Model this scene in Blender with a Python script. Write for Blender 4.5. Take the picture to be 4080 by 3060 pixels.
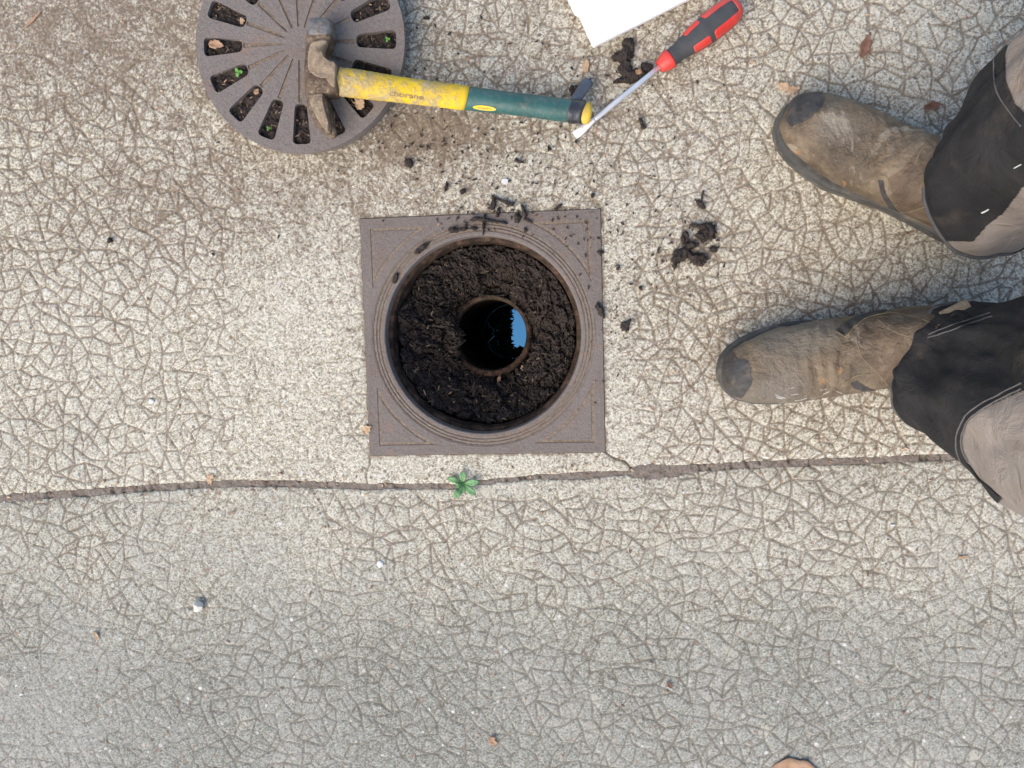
import bpy, bmesh, math, random
import numpy as np
from mathutils import Vector, Matrix, geometry, noise as mnoise
random.seed(7); RNG = np.random.default_rng(11)
for o in list(bpy.data.objects): bpy.data.objects.remove(o)
scene = bpy.context.scene
COL = scene.collection

# ------------------------------------------------------------------ camera
# solved from the four corners of the square drain frame (side 0.294 m)
F = 3082.0                                   # focal length in photo pixels (4080 wide)
K = 0.147 / 0.132
CAM = np.array([0.10709128 * K, 0.01181464 * K, 0.84713255 * K])
RIGHT = np.array([0.9958, -0.0288, -0.0869]); RIGHT /= np.linalg.norm(RIGHT)
FWD = np.array([-0.0889, -0.0777, -0.9930]); FWD /= np.linalg.norm(FWD)
UP = np.cross(RIGHT, FWD); UP /= np.linalg.norm(UP); RIGHT = np.cross(FWD, UP)
cd = bpy.data.cameras.new('camera'); cam = bpy.data.objects.new('camera', cd); COL.objects.link(cam)
cd.sensor_fit = 'HORIZONTAL'; cd.angle = 2 * math.atan(2040 / F); cd.clip_start = 0.01; cd.clip_end = 500
cam.matrix_world = Matrix([[RIGHT[i], UP[i], -FWD[i], CAM[i]] for i in range(3)] + [[0, 0, 0, 1]])
scene.camera = cam
scene.render.resolution_x = 1024; scene.render.resolution_y = 768

# ------------------------------------------------------------------ light
SUN_AZ = math.radians(222); SUN_EL = math.radians(48)    # azimuth clockwise from +Y: light comes from lower left
sdir = Vector((math.sin(SUN_AZ) * math.cos(SUN_EL), math.cos(SUN_AZ) * math.cos(SUN_EL), math.sin(SUN_EL)))
w = bpy.data.worlds.new('World'); scene.world = w; w.use_nodes = True
nt = w.node_tree; bg = nt.nodes['Background']
sky = nt.nodes.new('ShaderNodeTexSky'); sky.sky_type = 'NISHITA'; sky.sun_disc = False
sky.sun_elevation = SUN_EL; sky.sun_rotation = SUN_AZ; sky.air_density = 1.0; sky.dust_density = 1.3; sky.ozone_density = 1.0
nt.links.new(sky.outputs[0], bg.inputs[0]); bg.inputs[1].default_value = 0.092
sl = bpy.data.lights.new('sun', 'SUN'); sl.energy = 1.2; sl.angle = math.radians(62); sl.color = (1.0, 0.87, 0.70)
so = bpy.data.objects.new('sun', sl); COL.objects.link(so); so.rotation_euler = sdir.to_track_quat('Z', 'Y').to_euler()
vs = scene.view_settings; vs.view_transform = 'Standard'; vs.look = 'None'; vs.gamma = 1; vs.exposure = 1.72
scene.render.engine = 'CYCLES'

# ------------------------------------------------------------------ helpers
def P(px, py, z=0.0):
    d = FWD + RIGHT * ((px - 2040) / F) + UP * ((1530 - py) / F)
    return CAM + d * ((z - CAM[2]) / d[2])
def proj(p):
    q = np.asarray(p, float) - CAM
    d = q @ FWD
    return 2040 + F * (q @ RIGHT) / d, 1530 - F * (q @ UP) / d
def mmpx(z=0.0): return (CAM[2] - z) / F       # metres per photo pixel

def _h(ix, iy, s):
    n = (ix * 374761393 + iy * 668265263 + s * 1442695041) & 0xFFFFFFFF
    n = ((n ^ (n >> 13)) * 1274126177) & 0xFFFFFFFF
    return ((n ^ (n >> 16)) & 0xFFFF) / 65535.0
def vnoise(x, y, s=0):
    x = np.asarray(x, float); y = np.asarray(y, float)
    ix = np.floor(x).astype(np.int64); iy = np.floor(y).astype(np.int64)
    fx = x - ix; fy = y - iy; fx = fx * fx * (3 - 2 * fx); fy = fy * fy * (3 - 2 * fy)
    a = _h(ix, iy, s); b = _h(ix + 1, iy, s); c = _h(ix, iy + 1, s); d = _h(ix + 1, iy + 1, s)
    return (a * (1 - fx) + b * fx) * (1 - fy) + (c * (1 - fx) + d * fx) * fy
def fbm(x, y, s=0, o=4, g=0.5):
    t = 0; a = 1; n = 0
    for i in range(o):
        t = t + a * vnoise(x * 2 ** i + 17.3 * i, y * 2 ** i - 9.1 * i, s + i); n += a; a *= g
    return t / n
def sstep(a, b, x):
    t = np.clip((x - a) / (b - a), 0, 1); return t * t * (3 - 2 * t)
def inpoly(x, y, poly):
    ins = np.zeros(np.shape(x), bool); n = len(poly); j = n - 1
    for i in range(n):
        xi, yi = poly[i]; xj, yj = poly[j]
        if yi != yj:
            ins ^= ((yi > y) != (yj > y)) & (x < (xj - xi) * (y - yi) / (yj - yi) + xi)
        j = i
    return ins

def mesh_obj(name, verts, faces, mat=None, parent=None, smooth=True, mats=None, mi=None):
    me = bpy.data.meshes.new(name)
    v = np.asarray(verts, np.float32).reshape(-1, 3)
    if isinstance(faces, np.ndarray) and faces.ndim == 2:
        nf, k = faces.shape
        me.vertices.add(len(v)); me.vertices.foreach_set('co', v.ravel())
        me.loops.add(nf * k); me.loops.foreach_set('vertex_index', faces.astype(np.int32).ravel())
        me.polygons.add(nf); me.polygons.foreach_set('loop_start', np.arange(0, nf * k, k, dtype=np.int32))
        me.update(calc_edges=True)
    else:
        me.from_pydata([tuple(map(float, q)) for q in v], [], [tuple(int(i) for i in f) for f in faces])
    me.validate()
    if smooth: me.polygons.foreach_set('use_smooth', np.ones(len(me.polygons), bool))
    for m in (mats or [mat]):
        if m: me.materials.append(m)
    if mi is not None: me.polygons.foreach_set('material_index', np.asarray(mi, np.int32))
    me.update()
    o = bpy.data.objects.new(name, me); COL.objects.link(o)
    if parent: o.parent = parent; o.matrix_parent_inverse = parent.matrix_world.inverted()
    return o
def tag(o, label=None, cat=None, group=None, kind=None):
    if label: o['label'] = label
    if cat: o['category'] = cat
    if group: o['group'] = group
    if kind: o['kind'] = kind
    return o
def empty(name, loc, label, cat, group=None):
    o = bpy.data.objects.new(name, None); COL.objects.link(o); o.empty_display_size = 0.05
    o.matrix_world = Matrix.Translation(Vector([float(q) for q in loc])); o.location = [float(q) for q in loc]
    return tag(o, label, cat, group)
class MB:
    def __init__(s): s.v = []; s.f = []; s.m = []
    def add(s, v, f, m=0):
        b = len(s.v); s.v += [tuple(map(float, q)) for q in v]; s.f += [tuple(int(i) + b for i in q) for q in f]; s.m += [m] * len(f)
    def loft(s, rings, cap0=True, cap1=True, m=0, closed=True):
        n = len(rings[0]); v = [p for r in rings for p in r]; f = []
        for k in range(len(rings) - 1):
            for i in range(n if closed else n - 1):
                j = (i + 1) % n; f.append((k * n + i, k * n + j, (k + 1) * n + j, (k + 1) * n + i))
        if cap0: f.append(tuple(range(n - 1, -1, -1)))
        if cap1: f.append(tuple((len(rings) - 1) * n + i for i in range(n)))
        s.add(v, f, m)
    def tube(s, pts, r, n=8, m=0, flat=1.0):
        pts = [np.asarray(p, float) for p in pts]; rings = []
        for k, p in enumerate(pts):
            t = pts[min(k + 1, len(pts) - 1)] - pts[max(k - 1, 0)]; t /= (np.linalg.norm(t) + 1e-12)
            a = np.cross(t, (0, 0, 1)); 
            if np.linalg.norm(a) < 1e-3: a = np.cross(t, (0, 1, 0))
            a /= np.linalg.norm(a); b = np.cross(a, t); rr = r[k] if hasattr(r, '__len__') else r
            rings.append([p + a * rr * math.cos(q) + b * rr * flat * math.sin(q) for q in np.linspace(0, 2 * math.pi, n, endpoint=False)])
        s.loft(rings, m=m)
    def extrude(s, outline, z0, z1, m=0, holes=(), bevel=0.0):
        loops = [outline] + list(holes)
        allp = [p for l in loops for p in l]
        tri = geometry.tessellate_polygon([[Vector((p[0], p[1], 0)) for p in l] for l in loops])
        n = len(allp); v = [(p[0], p[1], z1) for p in allp] + [(p[0], p[1], z0) for p in allp]
        f = []
        for t in tri:
            a, b, c = [np.array(allp[i][:2]) for i in t]
            cr = (b - a)[0] * (c - a)[1] - (b - a)[1] * (c - a)[0]
            t = tuple(t) if cr > 0 else tuple(t)[::-1]
            f.append(t); f.append(tuple(i + n for i in t[::-1]))
        b0 = 0
        for l in loops:
            k = len(l); ar = sum(l[i][0] * l[(i + 1) % k][1] - l[(i + 1) % k][0] * l[i][1] for i in range(k))
            outer = l is loops[0]
            for i in range(k):
                j = (i + 1) % k; q = (b0 + i, b0 + i + n, b0 + j + n, b0 + j)
                if (ar > 0) == (not outer): q = q[::-1]
                f.append(q)
            b0 += k
        s.add(v, f, m)
    def build(s, name, mat=None, parent=None, smooth=False, mats=None):
        return mesh_obj(name, s.v, s.f, mat, parent, smooth, mats, s.m if mats else None)
def bevel(o, wd, seg=2, ang=35):
    m = o.modifiers.new('bevel', 'BEVEL'); m.width = wd; m.segments = seg; m.limit_method = 'ANGLE'; m.angle_limit = math.radians(ang)
    return o
def grid_faces(nr, nc, keep=None, wrap=False):
    i, j = np.meshgrid(np.arange(nr - 1), np.arange(nc if wrap else nc - 1), indexing='ij')
    j2 = (j + 1) % nc
    f = np.stack([i * nc + j, i * nc + j2, (i + 1) * nc + j2, (i + 1) * nc + j], -1).reshape(-1, 4)
    return f if keep is None else f[keep.ravel()]
def compact(v, f):
    u, inv = np.unique(f, return_inverse=True); return v[u], inv.reshape(f.shape)
def catmull(A, n):
    A = np.asarray(A, float); m = len(A); t = np.linspace(0, m - 1, n); i = np.clip(t.astype(int), 0, m - 2); u = (t - i)[:, None]
    p0 = A[np.maximum(i - 1, 0)]; p1 = A[i]; p2 = A[i + 1]; p3 = A[np.minimum(i + 2, m - 1)]
    return 0.5 * (2 * p1 + (p2 - p0) * u + (2 * p0 - 5 * p1 + 4 * p2 - p3) * u ** 2 + (3 * p1 - p0 - 3 * p2 + p3) * u ** 3)

# ------------------------------------------------------------------ materials
class NT:
    def __init__(s, name):
        s.m = bpy.data.materials.new(name); s.m.use_nodes = True; s.t = s.m.node_tree; s.b = s.t.nodes['Principled BSDF']
        s.co = s.t.nodes.new('ShaderNodeTexCoord').outputs['Object']
    def link(s, a, b):
        if hasattr(a, 'links'): s.t.links.new(a, b)
        else:
            b.default_value = a
    def tex(s, kind, scale, vec=None, **k):
        n = s.t.nodes.new('ShaderNodeTex' + kind); s.link(vec or s.co, n.inputs['Vector']); n.inputs['Scale'].default_value = scale
        for q, val in k.items():
            if q in ('feature', 'distance'): setattr(n, q, val)
            else: n.inputs[q].default_value = val
        return n.outputs
    def noise(s, scale, detail=3, rough=0.55, vec=None, dist=0.0):
        return s.tex('Noise', scale, vec, Detail=detail, Roughness=rough, Distortion=dist)['Fac']
    def math(s, op, a, b=0.0, clamp=False):
        n = s.t.nodes.new('ShaderNodeMath'); n.operation = op; n.use_clamp = clamp; s.link(a, n.inputs[0]); s.link(b, n.inputs[1]); return n.outputs[0]
    def map(s, v, a, b, c=0.0, d=1.0, smooth=True):
        n = s.t.nodes.new('ShaderNodeMapRange'); n.interpolation_type = 'SMOOTHSTEP' if smooth else 'LINEAR'
        for i, q in enumerate((v, a, b, c, d)): s.link(q, n.inputs[i])
        return n.outputs[0]
    def ramp(s, v, stops):
        n = s.t.nodes.new('ShaderNodeValToRGB'); e = n.color_ramp.elements
        while len(e) < len(stops): e.new(0.5)
        for q, (p, c) in zip(e, stops): q.position = p; q.color = (*c, 1)
        s.link(v, n.inputs[0]); return n.outputs[0]
    def mix(s, f, a, b, mode='MIX'):
        n = s.t.nodes.new('ShaderNodeMix'); n.data_type = 'RGBA'; n.blend_type = mode
        s.link(f, n.inputs[0])
        for q, i in ((a, 6), (b, 7)):
            if hasattr(q, 'links'): s.t.links.new(q, n.inputs[i])
            else: n.inputs[i].default_value = (*q, 1)
        return n.outputs[2]
    def attr(s, name):
        n = s.t.nodes.new('ShaderNodeAttribute'); n.attribute_name = name
        sp = s.t.nodes.new('ShaderNodeSeparateColor'); s.t.links.new(n.outputs['Color'], sp.inputs[0])
        return list(sp.outputs) + [n.outputs['Alpha']]
    def bump(s, h, dist, strength=1.0):
        n = s.t.nodes.new('ShaderNodeBump'); n.inputs['Distance'].default_value = dist; n.inputs['Strength'].default_value = strength
        s.link(h, n.inputs['Height']); s.t.links.new(n.outputs[0], s.b.inputs['Normal'])
    def out(s, col, rough=0.8, metal=0.0, spec=0.5):
        if hasattr(col, 'links'): s.t.links.new(col, s.b.inputs['Base Color'])
        else: s.b.inputs['Base Color'].default_value = (*col, 1)
        s.link(rough, s.b.inputs['Roughness']); s.link(metal, s.b.inputs['Metallic']); s.b.inputs['Specular IOR Level'].default_value = spec
        return s.m

def m_concrete():
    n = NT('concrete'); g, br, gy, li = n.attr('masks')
    sp0 = n.t.nodes.new('ShaderNodeSeparateXYZ'); n.t.links.new(n.co, sp0.inputs[0])       # beyond the modelled relief the same net carries on
    outx = n.math('GREATER_THAN', n.math('ABSOLUTE', n.math('SUBTRACT', sp0.outputs[0], .045)), .752); outy = n.math('GREATER_THAN', n.math('ABSOLUTE', n.math('ADD', sp0.outputs[1], .045)), .592)
    vd = n.tex('Voronoi', 58, feature='DISTANCE_TO_EDGE')['Distance']
    g = n.math('MAXIMUM', g, n.math('MULTIPLY', n.math('MULTIPLY', n.map(vd, .02, .10, .7, 0), n.math('MAXIMUM', outx, outy)), n.map(n.noise(7, 3), .35, .6, .5, 1)))
    v1 = n.tex('Voronoi', 560)['Color']; sp = n.t.nodes.new('ShaderNodeSeparateColor'); n.t.links.new(v1, sp.inputs[0]); cell = sp.outputs[0]; cell2 = sp.outputs[1]
    fine = n.noise(700, 2, 0.7); med = n.noise(150, 4, 0.65); big = n.noise(9, 4, 0.6); patch = n.noise(38, 3, 0.6)
    val = n.math('ADD', n.math('MULTIPLY', cell, 0.42), n.math('ADD', n.math('MULTIPLY', fine, 0.34), n.math('MULTIPLY', med, 0.30)))
    warm = n.ramp(val, [(0.22, (.125, .098, .070)), (0.38, (.31, .272, .200)), (0.52, (.46, .424, .330)), (0.66, (.56, .526, .430)), (0.84, (.71, .685, .60))])
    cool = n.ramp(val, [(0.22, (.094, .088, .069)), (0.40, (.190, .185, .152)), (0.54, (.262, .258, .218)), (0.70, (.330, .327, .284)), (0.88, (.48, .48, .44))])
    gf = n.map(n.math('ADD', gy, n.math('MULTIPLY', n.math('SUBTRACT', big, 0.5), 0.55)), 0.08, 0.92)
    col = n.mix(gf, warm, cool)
    col = n.mix(n.map(n.noise(4.5, 4, .6), .40, .66, .0, .32), col, n.mix(.5, col, (.60, .57, .51)))
    # brown dirt lodged in the pores
    bf = n.math('ADD', n.math('MULTIPLY', br, 0.75), n.math('MULTIPLY', n.math('SUBTRACT', patch, 0.52), 1.0))
    bf = n.math('ADD', bf, n.math('MULTIPLY', n.math('SUBTRACT', med, 0.5), 1.3))
    col = n.mix(n.map(bf, 0.16, 0.72, 0, 0.72), col, (.175, .128, .088))
    pits = n.math('ADD', n.math('MULTIPLY', n.noise(300, 3, .62), 1.0), n.math('MULTIPLY', n.math('SUBTRACT', br, .2), .16))
    pits = n.math('ADD', pits, n.math('MULTIPLY', n.math('SUBTRACT', patch, .5), .18))
    col = n.mix(n.map(pits, .53, .65, 0, .72), col, n.mix(gf, (.150, .108, .072), (.105, .094, .074)))
    # aggregate stones showing through
    va = n.tex('Voronoi', 150); sa = n.t.nodes.new('ShaderNodeSeparateColor'); n.t.links.new(va['Color'], sa.inputs[0])
    st = n.math('MULTIPLY', n.math('LESS_THAN', va['Distance'], n.math('MULTIPLY', sa.outputs[1], 0.40)), n.math('GREATER_THAN', sa.outputs[0], 0.56))
    col = n.mix(n.math('MULTIPLY', st, 0.75), col, n.ramp(sa.outputs[2], [(0, (.10, .095, .09)), (.55, (.19, .175, .16)), (.8, (.26, .16, .11)), (1, (.62, .61, .58))]))
    # lichen spots
    vl = n.tex('Voronoi', 24, vec=None); sx = n.t.nodes.new('ShaderNodeSeparateColor'); n.t.links.new(vl['Color'], sx.inputs[0])
    ld = n.math('ADD', vl['Distance'], n.math('MULTIPLY', n.math('SUBTRACT', med, 0.5), 0.75))
    lf = n.math('MULTIPLY', n.map(ld, 0.15, 0.24, 1, 0), n.math('LESS_THAN', sx.outputs[0], n.math('MULTIPLY', li, 0.40)))
    col = n.mix(n.math('MULTIPLY', lf, 0.5), col, (.46, .43, .35))
    # dirt lying in the pressed lines
    gg = n.math('ADD', g, n.math('MULTIPLY', n.math('SUBTRACT', n.noise(190, 4, 0.72), 0.5), 0.95))
    gcol = n.mix(gf, n.ramp(n.noise(90, 2), [(.3, (.125, .088, .058)), (.7, (.205, .155, .11))]), (.135, .118, .090))
    col = n.mix(n.map(gg, 0.14, 0.86, 0, 0.70), col, gcol)
    # far surroundings keep a plain cast pattern
    hgt = n.math('ADD', n.math('MULTIPLY', val, 0.9), n.math('MULTIPLY', med, 0.5))
    n.bump(hgt, 0.0011, 0.9)
    return n.out(col, 0.93, 0, 0.25)
def m_iron(name='cast_iron', rust=0.6, base=((.114, .092, .079), (.224, .188, .164))):
    n = NT(name); a = n.noise(900, 2, 0.6); b = n.noise(35, 4, 0.65); c = n.noise(260, 4, 0.7)
    col = n.ramp(n.math('ADD', n.math('MULTIPLY', a, 0.5), n.math('MULTIPLY', c, 0.5)), [(0.3, base[0]), (0.72, base[1])])
    col = n.mix(n.map(n.math('ADD', n.math('MULTIPLY', b, 0.75), n.math('MULTIPLY', c, 0.3)), 0.52, 0.80, 0, rust), col, (.215, .105, .062))
    col = n.mix(n.map(n.noise(11, 4, .65), .42, .68, 0, .45), col, (.205, .178, .158))
    col = n.mix(n.map(n.noise(330, 4, .75), .56, .70, 0, .5), col, (.062, .05, .044))
    col = n.mix(n.map(n.noise(480, 3, 0.7), 0.66, 0.76, 0, 0.65), col, (.34, .30, .255))
    col = n.mix(n.map(n.noise(22, 5, .7), .585, .68, 0, rust * .6), col, (.26, .135, .075))
    n.bump(n.math('ADD', n.math('ADD', a, c), n.math('MULTIPLY', n.noise(90, 4, .7), 1.5)), 0.0013, 0.85)
    return n.out(col, n.map(b, .3, .7, .6, .75), 0.0, 0.3)
def m_plain(name, c0, c1, scale=40, rough=0.6, metal=0.0, bump=0.0004, bscale=200, spec=0.5, dirt=None, dirtf=0.5, dscale=60):
    n = NT(name); a = n.noise(scale, 4, 0.6)
    col = n.ramp(a, [(0.3, c0), (0.7, c1)])
    if dirt: col = n.mix(n.map(n.noise(dscale, 5, 0.7), 0.48, 0.68, 0, dirtf), col, dirt)
    if bump: n.bump(n.noise(bscale, 4, 0.65), bump)
    return n.out(col, rough, metal, spec)
def m_soil():
    n = NT('wet_soil'); a = n.noise(120, 5, 0.7); b = n.noise(420, 3, 0.7); c = n.noise(30, 3)
    col = n.ramp(n.math('ADD', n.math('MULTIPLY', a, .5), n.math('MULTIPLY', b, .5)), [(.30, (.006, .0042, .0034)), (.45, (.022, .0150, .0115)), (.58, (.046, .0315, .024)), (.76, (.115, .080, .060))])
    col = n.mix(n.map(c, .58, .78, 0, .3), col, (.05, .045, .045))
    n.bump(n.math('ADD', a, n.math('MULTIPLY', b, .6)), .003, 1)
    return n.out(col, 0.66, 0, 0.4)
def m_rustwall():
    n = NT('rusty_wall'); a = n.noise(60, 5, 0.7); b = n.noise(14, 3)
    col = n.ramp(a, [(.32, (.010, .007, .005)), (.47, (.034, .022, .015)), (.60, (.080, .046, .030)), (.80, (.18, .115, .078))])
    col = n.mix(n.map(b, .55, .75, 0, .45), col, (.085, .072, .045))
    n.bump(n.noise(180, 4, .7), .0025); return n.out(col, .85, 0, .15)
def m_leather(name='worn_leather', dk=1.0):
    n = NT(name); a = n.noise(26, 5, .65, dist=.4); b = n.noise(160, 4, .65); c = n.noise(9, 3)
    col = n.ramp(a, [(.28, (.045, .031, .019)), (.45, (.105, .075, .047)), (.60, (.170, .125, .081)), (.76, (.265, .205, .140))])
    col = n.mix(n.map(c, .46, .66, 0, .75), col, (.155, .132, .102))
    col = n.mix(n.map(n.noise(70, 4, .7), .58, .74, 0, .5), col, (.25, .20, .14))
    col = n.mix(n.map(n.noise(48, 3, .6, dist=1.2), .66, .71, 0, .5), col, (.36, .18, .06))
    col = n.mix(n.map(n.noise(18, 4, .7, dist=.8), .57, .66, 0, .6), col, (.33, .28, .21))
    col = n.mix(n.map(n.noise(230, 3, .75), .67, .77, 0, .6), col, (.42, .39, .34))
    if dk < 1: col = n.mix(.62, col, n.ramp(a, [(.3, (.040, .024, .014)), (.7, (.105, .066, .040))]))
    ck = n.map(n.tex('Voronoi', 190, feature='DISTANCE_TO_EDGE')['Distance'], 0, .09, 0, 1)
    col = n.mix(n.map(n.math('MULTIPLY', n.math('SUBTRACT', 1.0, ck), n.map(n.noise(30, 3), .50, .66)), 0, 1, 0, .20), col, (.045, .034, .024))
    n.bump(n.math('ADD', n.math('ADD', n.math('MULTIPLY', n.noise(45, 4, .6, dist=.6), 1.6), b), n.math('MULTIPLY', ck, .07)), .0026, .95)
    return n.out(col, n.map(a, .3, .7, .55, .75), 0, .4)
def m_cloth(name, c0, c1, dirt, df=.5):
    n = NT(name); a = n.noise(16, 4, .6); wv = n.noise(1400, 1)
    col = n.ramp(a, [(.3, c0), (.7, c1)])
    col = n.mix(n.map(n.noise(24, 4, .65), .53, .74, 0, df), col, dirt)
    col = n.mix(n.map(n.noise(300, 3, .75), .70, .80, 0, .25), col, (.30, .28, .25))
    n.bump(n.math('ADD', n.math('MULTIPLY', wv, .25), n.math('MULTIPLY', n.noise(34, 4, .6, dist=.8), 2.0)), .004, .8)
    return n.out(col, .9, 0, .2)
def m_handle():
    n = NT('worn_yellow_handle'); sx = n.t.nodes.new('ShaderNodeSeparateXYZ'); n.t.links.new(n.co, sx.inputs[0])
    x0 = float(P(1480, 340, .045)[0]); x1 = float(P(1840, 390, .035)[0])
    col = n.ramp(n.noise(60, 4), [(.3, (.64, .40, .012)), (.7, (.76, .52, .03))])
    wear = n.math('ADD', n.map(sx.outputs[0], x0 - .07, x1, .36, .02, False), n.math('ADD', n.math('MULTIPLY', n.math('SUBTRACT', n.noise(110, 5, .7), .5), 1.3), n.math('MULTIPLY', n.math('SUBTRACT', n.noise(30, 3), .5), .7)))
    col = n.mix(n.map(wear, .0, .42, 0, .85), col, n.ramp(n.noise(260, 3), [(.3, (.30, .235, .14)), (.7, (.50, .41, .27))]))
    n.bump(n.math('MULTIPLY', n.noise(420, 4, .7), n.map(wear, 0, .4, .2, 1)), .0022); return n.out(col, .7, 0, .35)
M = {}
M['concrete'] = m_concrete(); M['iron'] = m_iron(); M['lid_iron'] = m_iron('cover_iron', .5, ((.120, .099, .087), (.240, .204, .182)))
M['soil'] = m_soil(); M['rust'] = m_rustwall()
M['bore'] = m_plain('slimy_pipe_bore', (.010, .0075, .006), (.030, .021, .015), 60, 1.0, 0, .001, 200, spec=0.0)  # shade inside the pipe put into the colour, keeps the water's mirror dark
M['dirt'] = m_plain('groove_dirt', (.13, .092, .062), (.27, .21, .155), 240, .95, 0, .0015, 500)
M['joint'] = m_plain('joint_soil', (.14, .112, .088), (.25, .208, .17), 130, .95, 0, .003, 260, dirt=(.055, .04, .03), dirtf=.6, dscale=300)
M['yellow'] = m_plain('yellow_handle', (.66, .42, .015), (.80, .56, .035), 60, .55, 0, .0005, 300, dirt=(.42, .33, .20), dirtf=.75, dscale=150)
M['dustyyellow'] = m_plain('frayed_yellow_handle', (.46, .36, .15), (.62, .46, .08), 90, .85, 0, .002, 420, dirt=(.38, .32, .24), dirtf=.85, dscale=160)
M['green'] = m_plain('green_grip', (.018, .072, .062), (.034, .115, .105), 35, .45, 0, .0006, 260, dirt=(.15, .14, .11), dirtf=.5, dscale=130)
M['tape'] = m_plain('black_tape', (.012, .013, .016), (.035, .037, .043), 50, .32, 0, .0008, 120, dirt=(.10, .085, .07), dirtf=.4, dscale=120)
M['tag'] = m_plain('blue_grey_tape', (.050, .060, .078), (.10, .115, .14), 60, .45, 0, .0008, 130)
M['capyellow'] = m_plain('yellow_cap', (.55, .36, .03), (.68, .47, .07), 80, .6, 0, .0006, 300, dirt=(.33, .24, .12), dirtf=.5)
M['ink'] = m_plain('worn_print', (.20, .14, .06), (.34, .25, .12), 300, .8, 0, 0)
M['steel_head'] = m_plain('rusty_hammer_steel', (.055, .033, .019), (.16, .105, .062), 120, .5, .35, .0016, 330, dirt=(.31, .245, .17), dirtf=.6, dscale=160)
M['steel_face'] = m_plain('bare_hammer_steel', (.085, .08, .078), (.20, .19, .18), 130, .5, .3, .0012, 260, dirt=(.16, .11, .07), dirtf=.75, dscale=110)
M['cheek'] = m_plain('dusty_hammer_cheek', (.19, .128, .072), (.38, .285, .185), 110, .6, .15, .0016, 300, dirt=(.10, .08, .068), dirtf=.7, dscale=90)
M['chrome'] = m_plain('chrome_shaft', (.68, .68, .68), (.80, .80, .80), 60, .36, .45, .00015, 200)
M['bluntsteel'] = m_plain('blade_steel', (.66, .64, .62), (.80, .79, .78), 120, .40, .55, .0003, 300, dirt=(.34, .24, .16), dirtf=.35, dscale=160)
M['red'] = m_plain('red_plastic', (.52, .030, .022), (.64, .050, .036), 70, .42, 0, .0003, 300, dirt=(.36, .10, .07), dirtf=.4)
M['rubber'] = m_plain('dark_grey_rubber', (.036, .037, .039), (.058, .059, .061), 70, .75, 0, .0004, 500)
M['white'] = m_plain('white_plastic', (.80, .80, .80), (.86, .86, .86), 8, .35, 0, .0001, 60, dirt=(.74, .66, .50), dirtf=.25, dscale=11)
M['leather'] = m_leather(); M['shaft_leather'] = m_leather('brown_shaft_leather', .6)
M['sole'] = m_plain('rubber_sole', (.035, .034, .031), (.075, .072, .065), 50, .8, 0, .001, 200, dirt=(.17, .145, .115), dirtf=.55, dscale=60)
M['toecap'] = m_plain('worn_toe_steel', (.024, .023, .022), (.058, .055, .052), 60, .55, 0, .0012, 120, spec=.3, dirt=(.16, .105, .065), dirtf=.4, dscale=70)
M['elastic'] = m_plain('dark_elastic', (.028, .025, .022), (.058, .052, .046), 120, .9, 0, .0012, 600)
M['thread'] = m_plain('tan_thread', (.15, .115, .065), (.25, .195, .115), 200, .85, 0, .0004, 800)
M['cloth_dark'] = m_cloth('charcoal_cloth', (.014, .0135, .014), (.034, .032, .032), (.070, .056, .044), .55)
M['cloth_grey'] = m_cloth('stone_grey_cloth', (.19, .160, .138), (.28, .242, .212), (.23, .165, .115), .6)
M['hem'] = m_plain('hem_binding', (.045, .043, .043), (.085, .082, .082), 120, .9, 0, .0008, 500)
M['stitch'] = m_plain('grey_stitch', (.065, .06, .058), (.11, .105, .10), 200, .9, 0, .0003, 800)
M['scuff'] = m_plain('dry_paint_scuff', (.26, .24, .21), (.46, .44, .41), 300, .9, 0, 0)
M['fleck'] = m_plain('pale_fleck', (.48, .48, .47), (.60, .60, .58), 200, .8, 0, 0)
M['leaf'] = m_plain('dry_leaf', (.30, .17, .095), (.46, .30, .19), 120, .8, 0, .0008, 300, dirt=(.20, .10, .06), dirtf=.5)
M['leaf_red'] = m_plain('red_brown_leaf', (.14, .065, .04), (.25, .125, .08), 120, .8, 0, .0008, 300)
M['leaf_tan'] = m_plain('tan_leaf', (.42, .27, .155), (.56, .40, .26), 120, .8, 0, .0006, 300)
M['weed'] = m_plain('weed_leaf', (.085, .21, .075), (.15, .31, .125), 160, .6, 0, .0006, 400, dirt=(.13, .19, .12), dirtf=.5, dscale=240)
M['sprout'] = m_plain('sprout_leaf', (.075, .23, .03), (.13, .32, .05), 160, .6, 0, 0)
M['moss'] = m_plain('moss', (.03, .06, .02), (.06, .10, .03), 160, .9, 0, .001)
M['pebble'] = m_plain('pale_pebble', (.46, .43, .37), (.60, .57, .50), 120, .85, 0, .001, 300)
M['chalk'] = m_plain('white_chip', (.50, .49, .47), (.64, .63, .61), 120, .9, 0, .001, 300)
M['fibre_dark'] = m_plain('dark_fibre', (.020, .014, .010), (.055, .038, .026), 300, .85, 0, .0006)
M['fibre_tan'] = m_plain('tan_fibre', (.11, .075, .048), (.26, .19, .12), 300, .85, 0, .0006)
M['bark'] = m_plain('bark', (.06, .045, .033), (.13, .10, .075), 40, .9, 0, .004, 60)
M['tree_leaf'] = m_plain('tree_leaf', (.002, .003, .0015), (.004, .006, .003), 30, .9, 0, 0, spec=.05)  # near-black leaves of the added foliage, so they mirror black in the water
def m_water():
    n = NT('dark_water'); n.out((.001, .001, .0012), 0.004, 0, .5); n.b.inputs['IOR'].default_value = 6.0; n.b.inputs['Specular Tint'].default_value = (.34, .80, 1, 1)
    n.bump(n.noise(14, 2), .00012, .4); return n.m
M['water'] = m_water()

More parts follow.
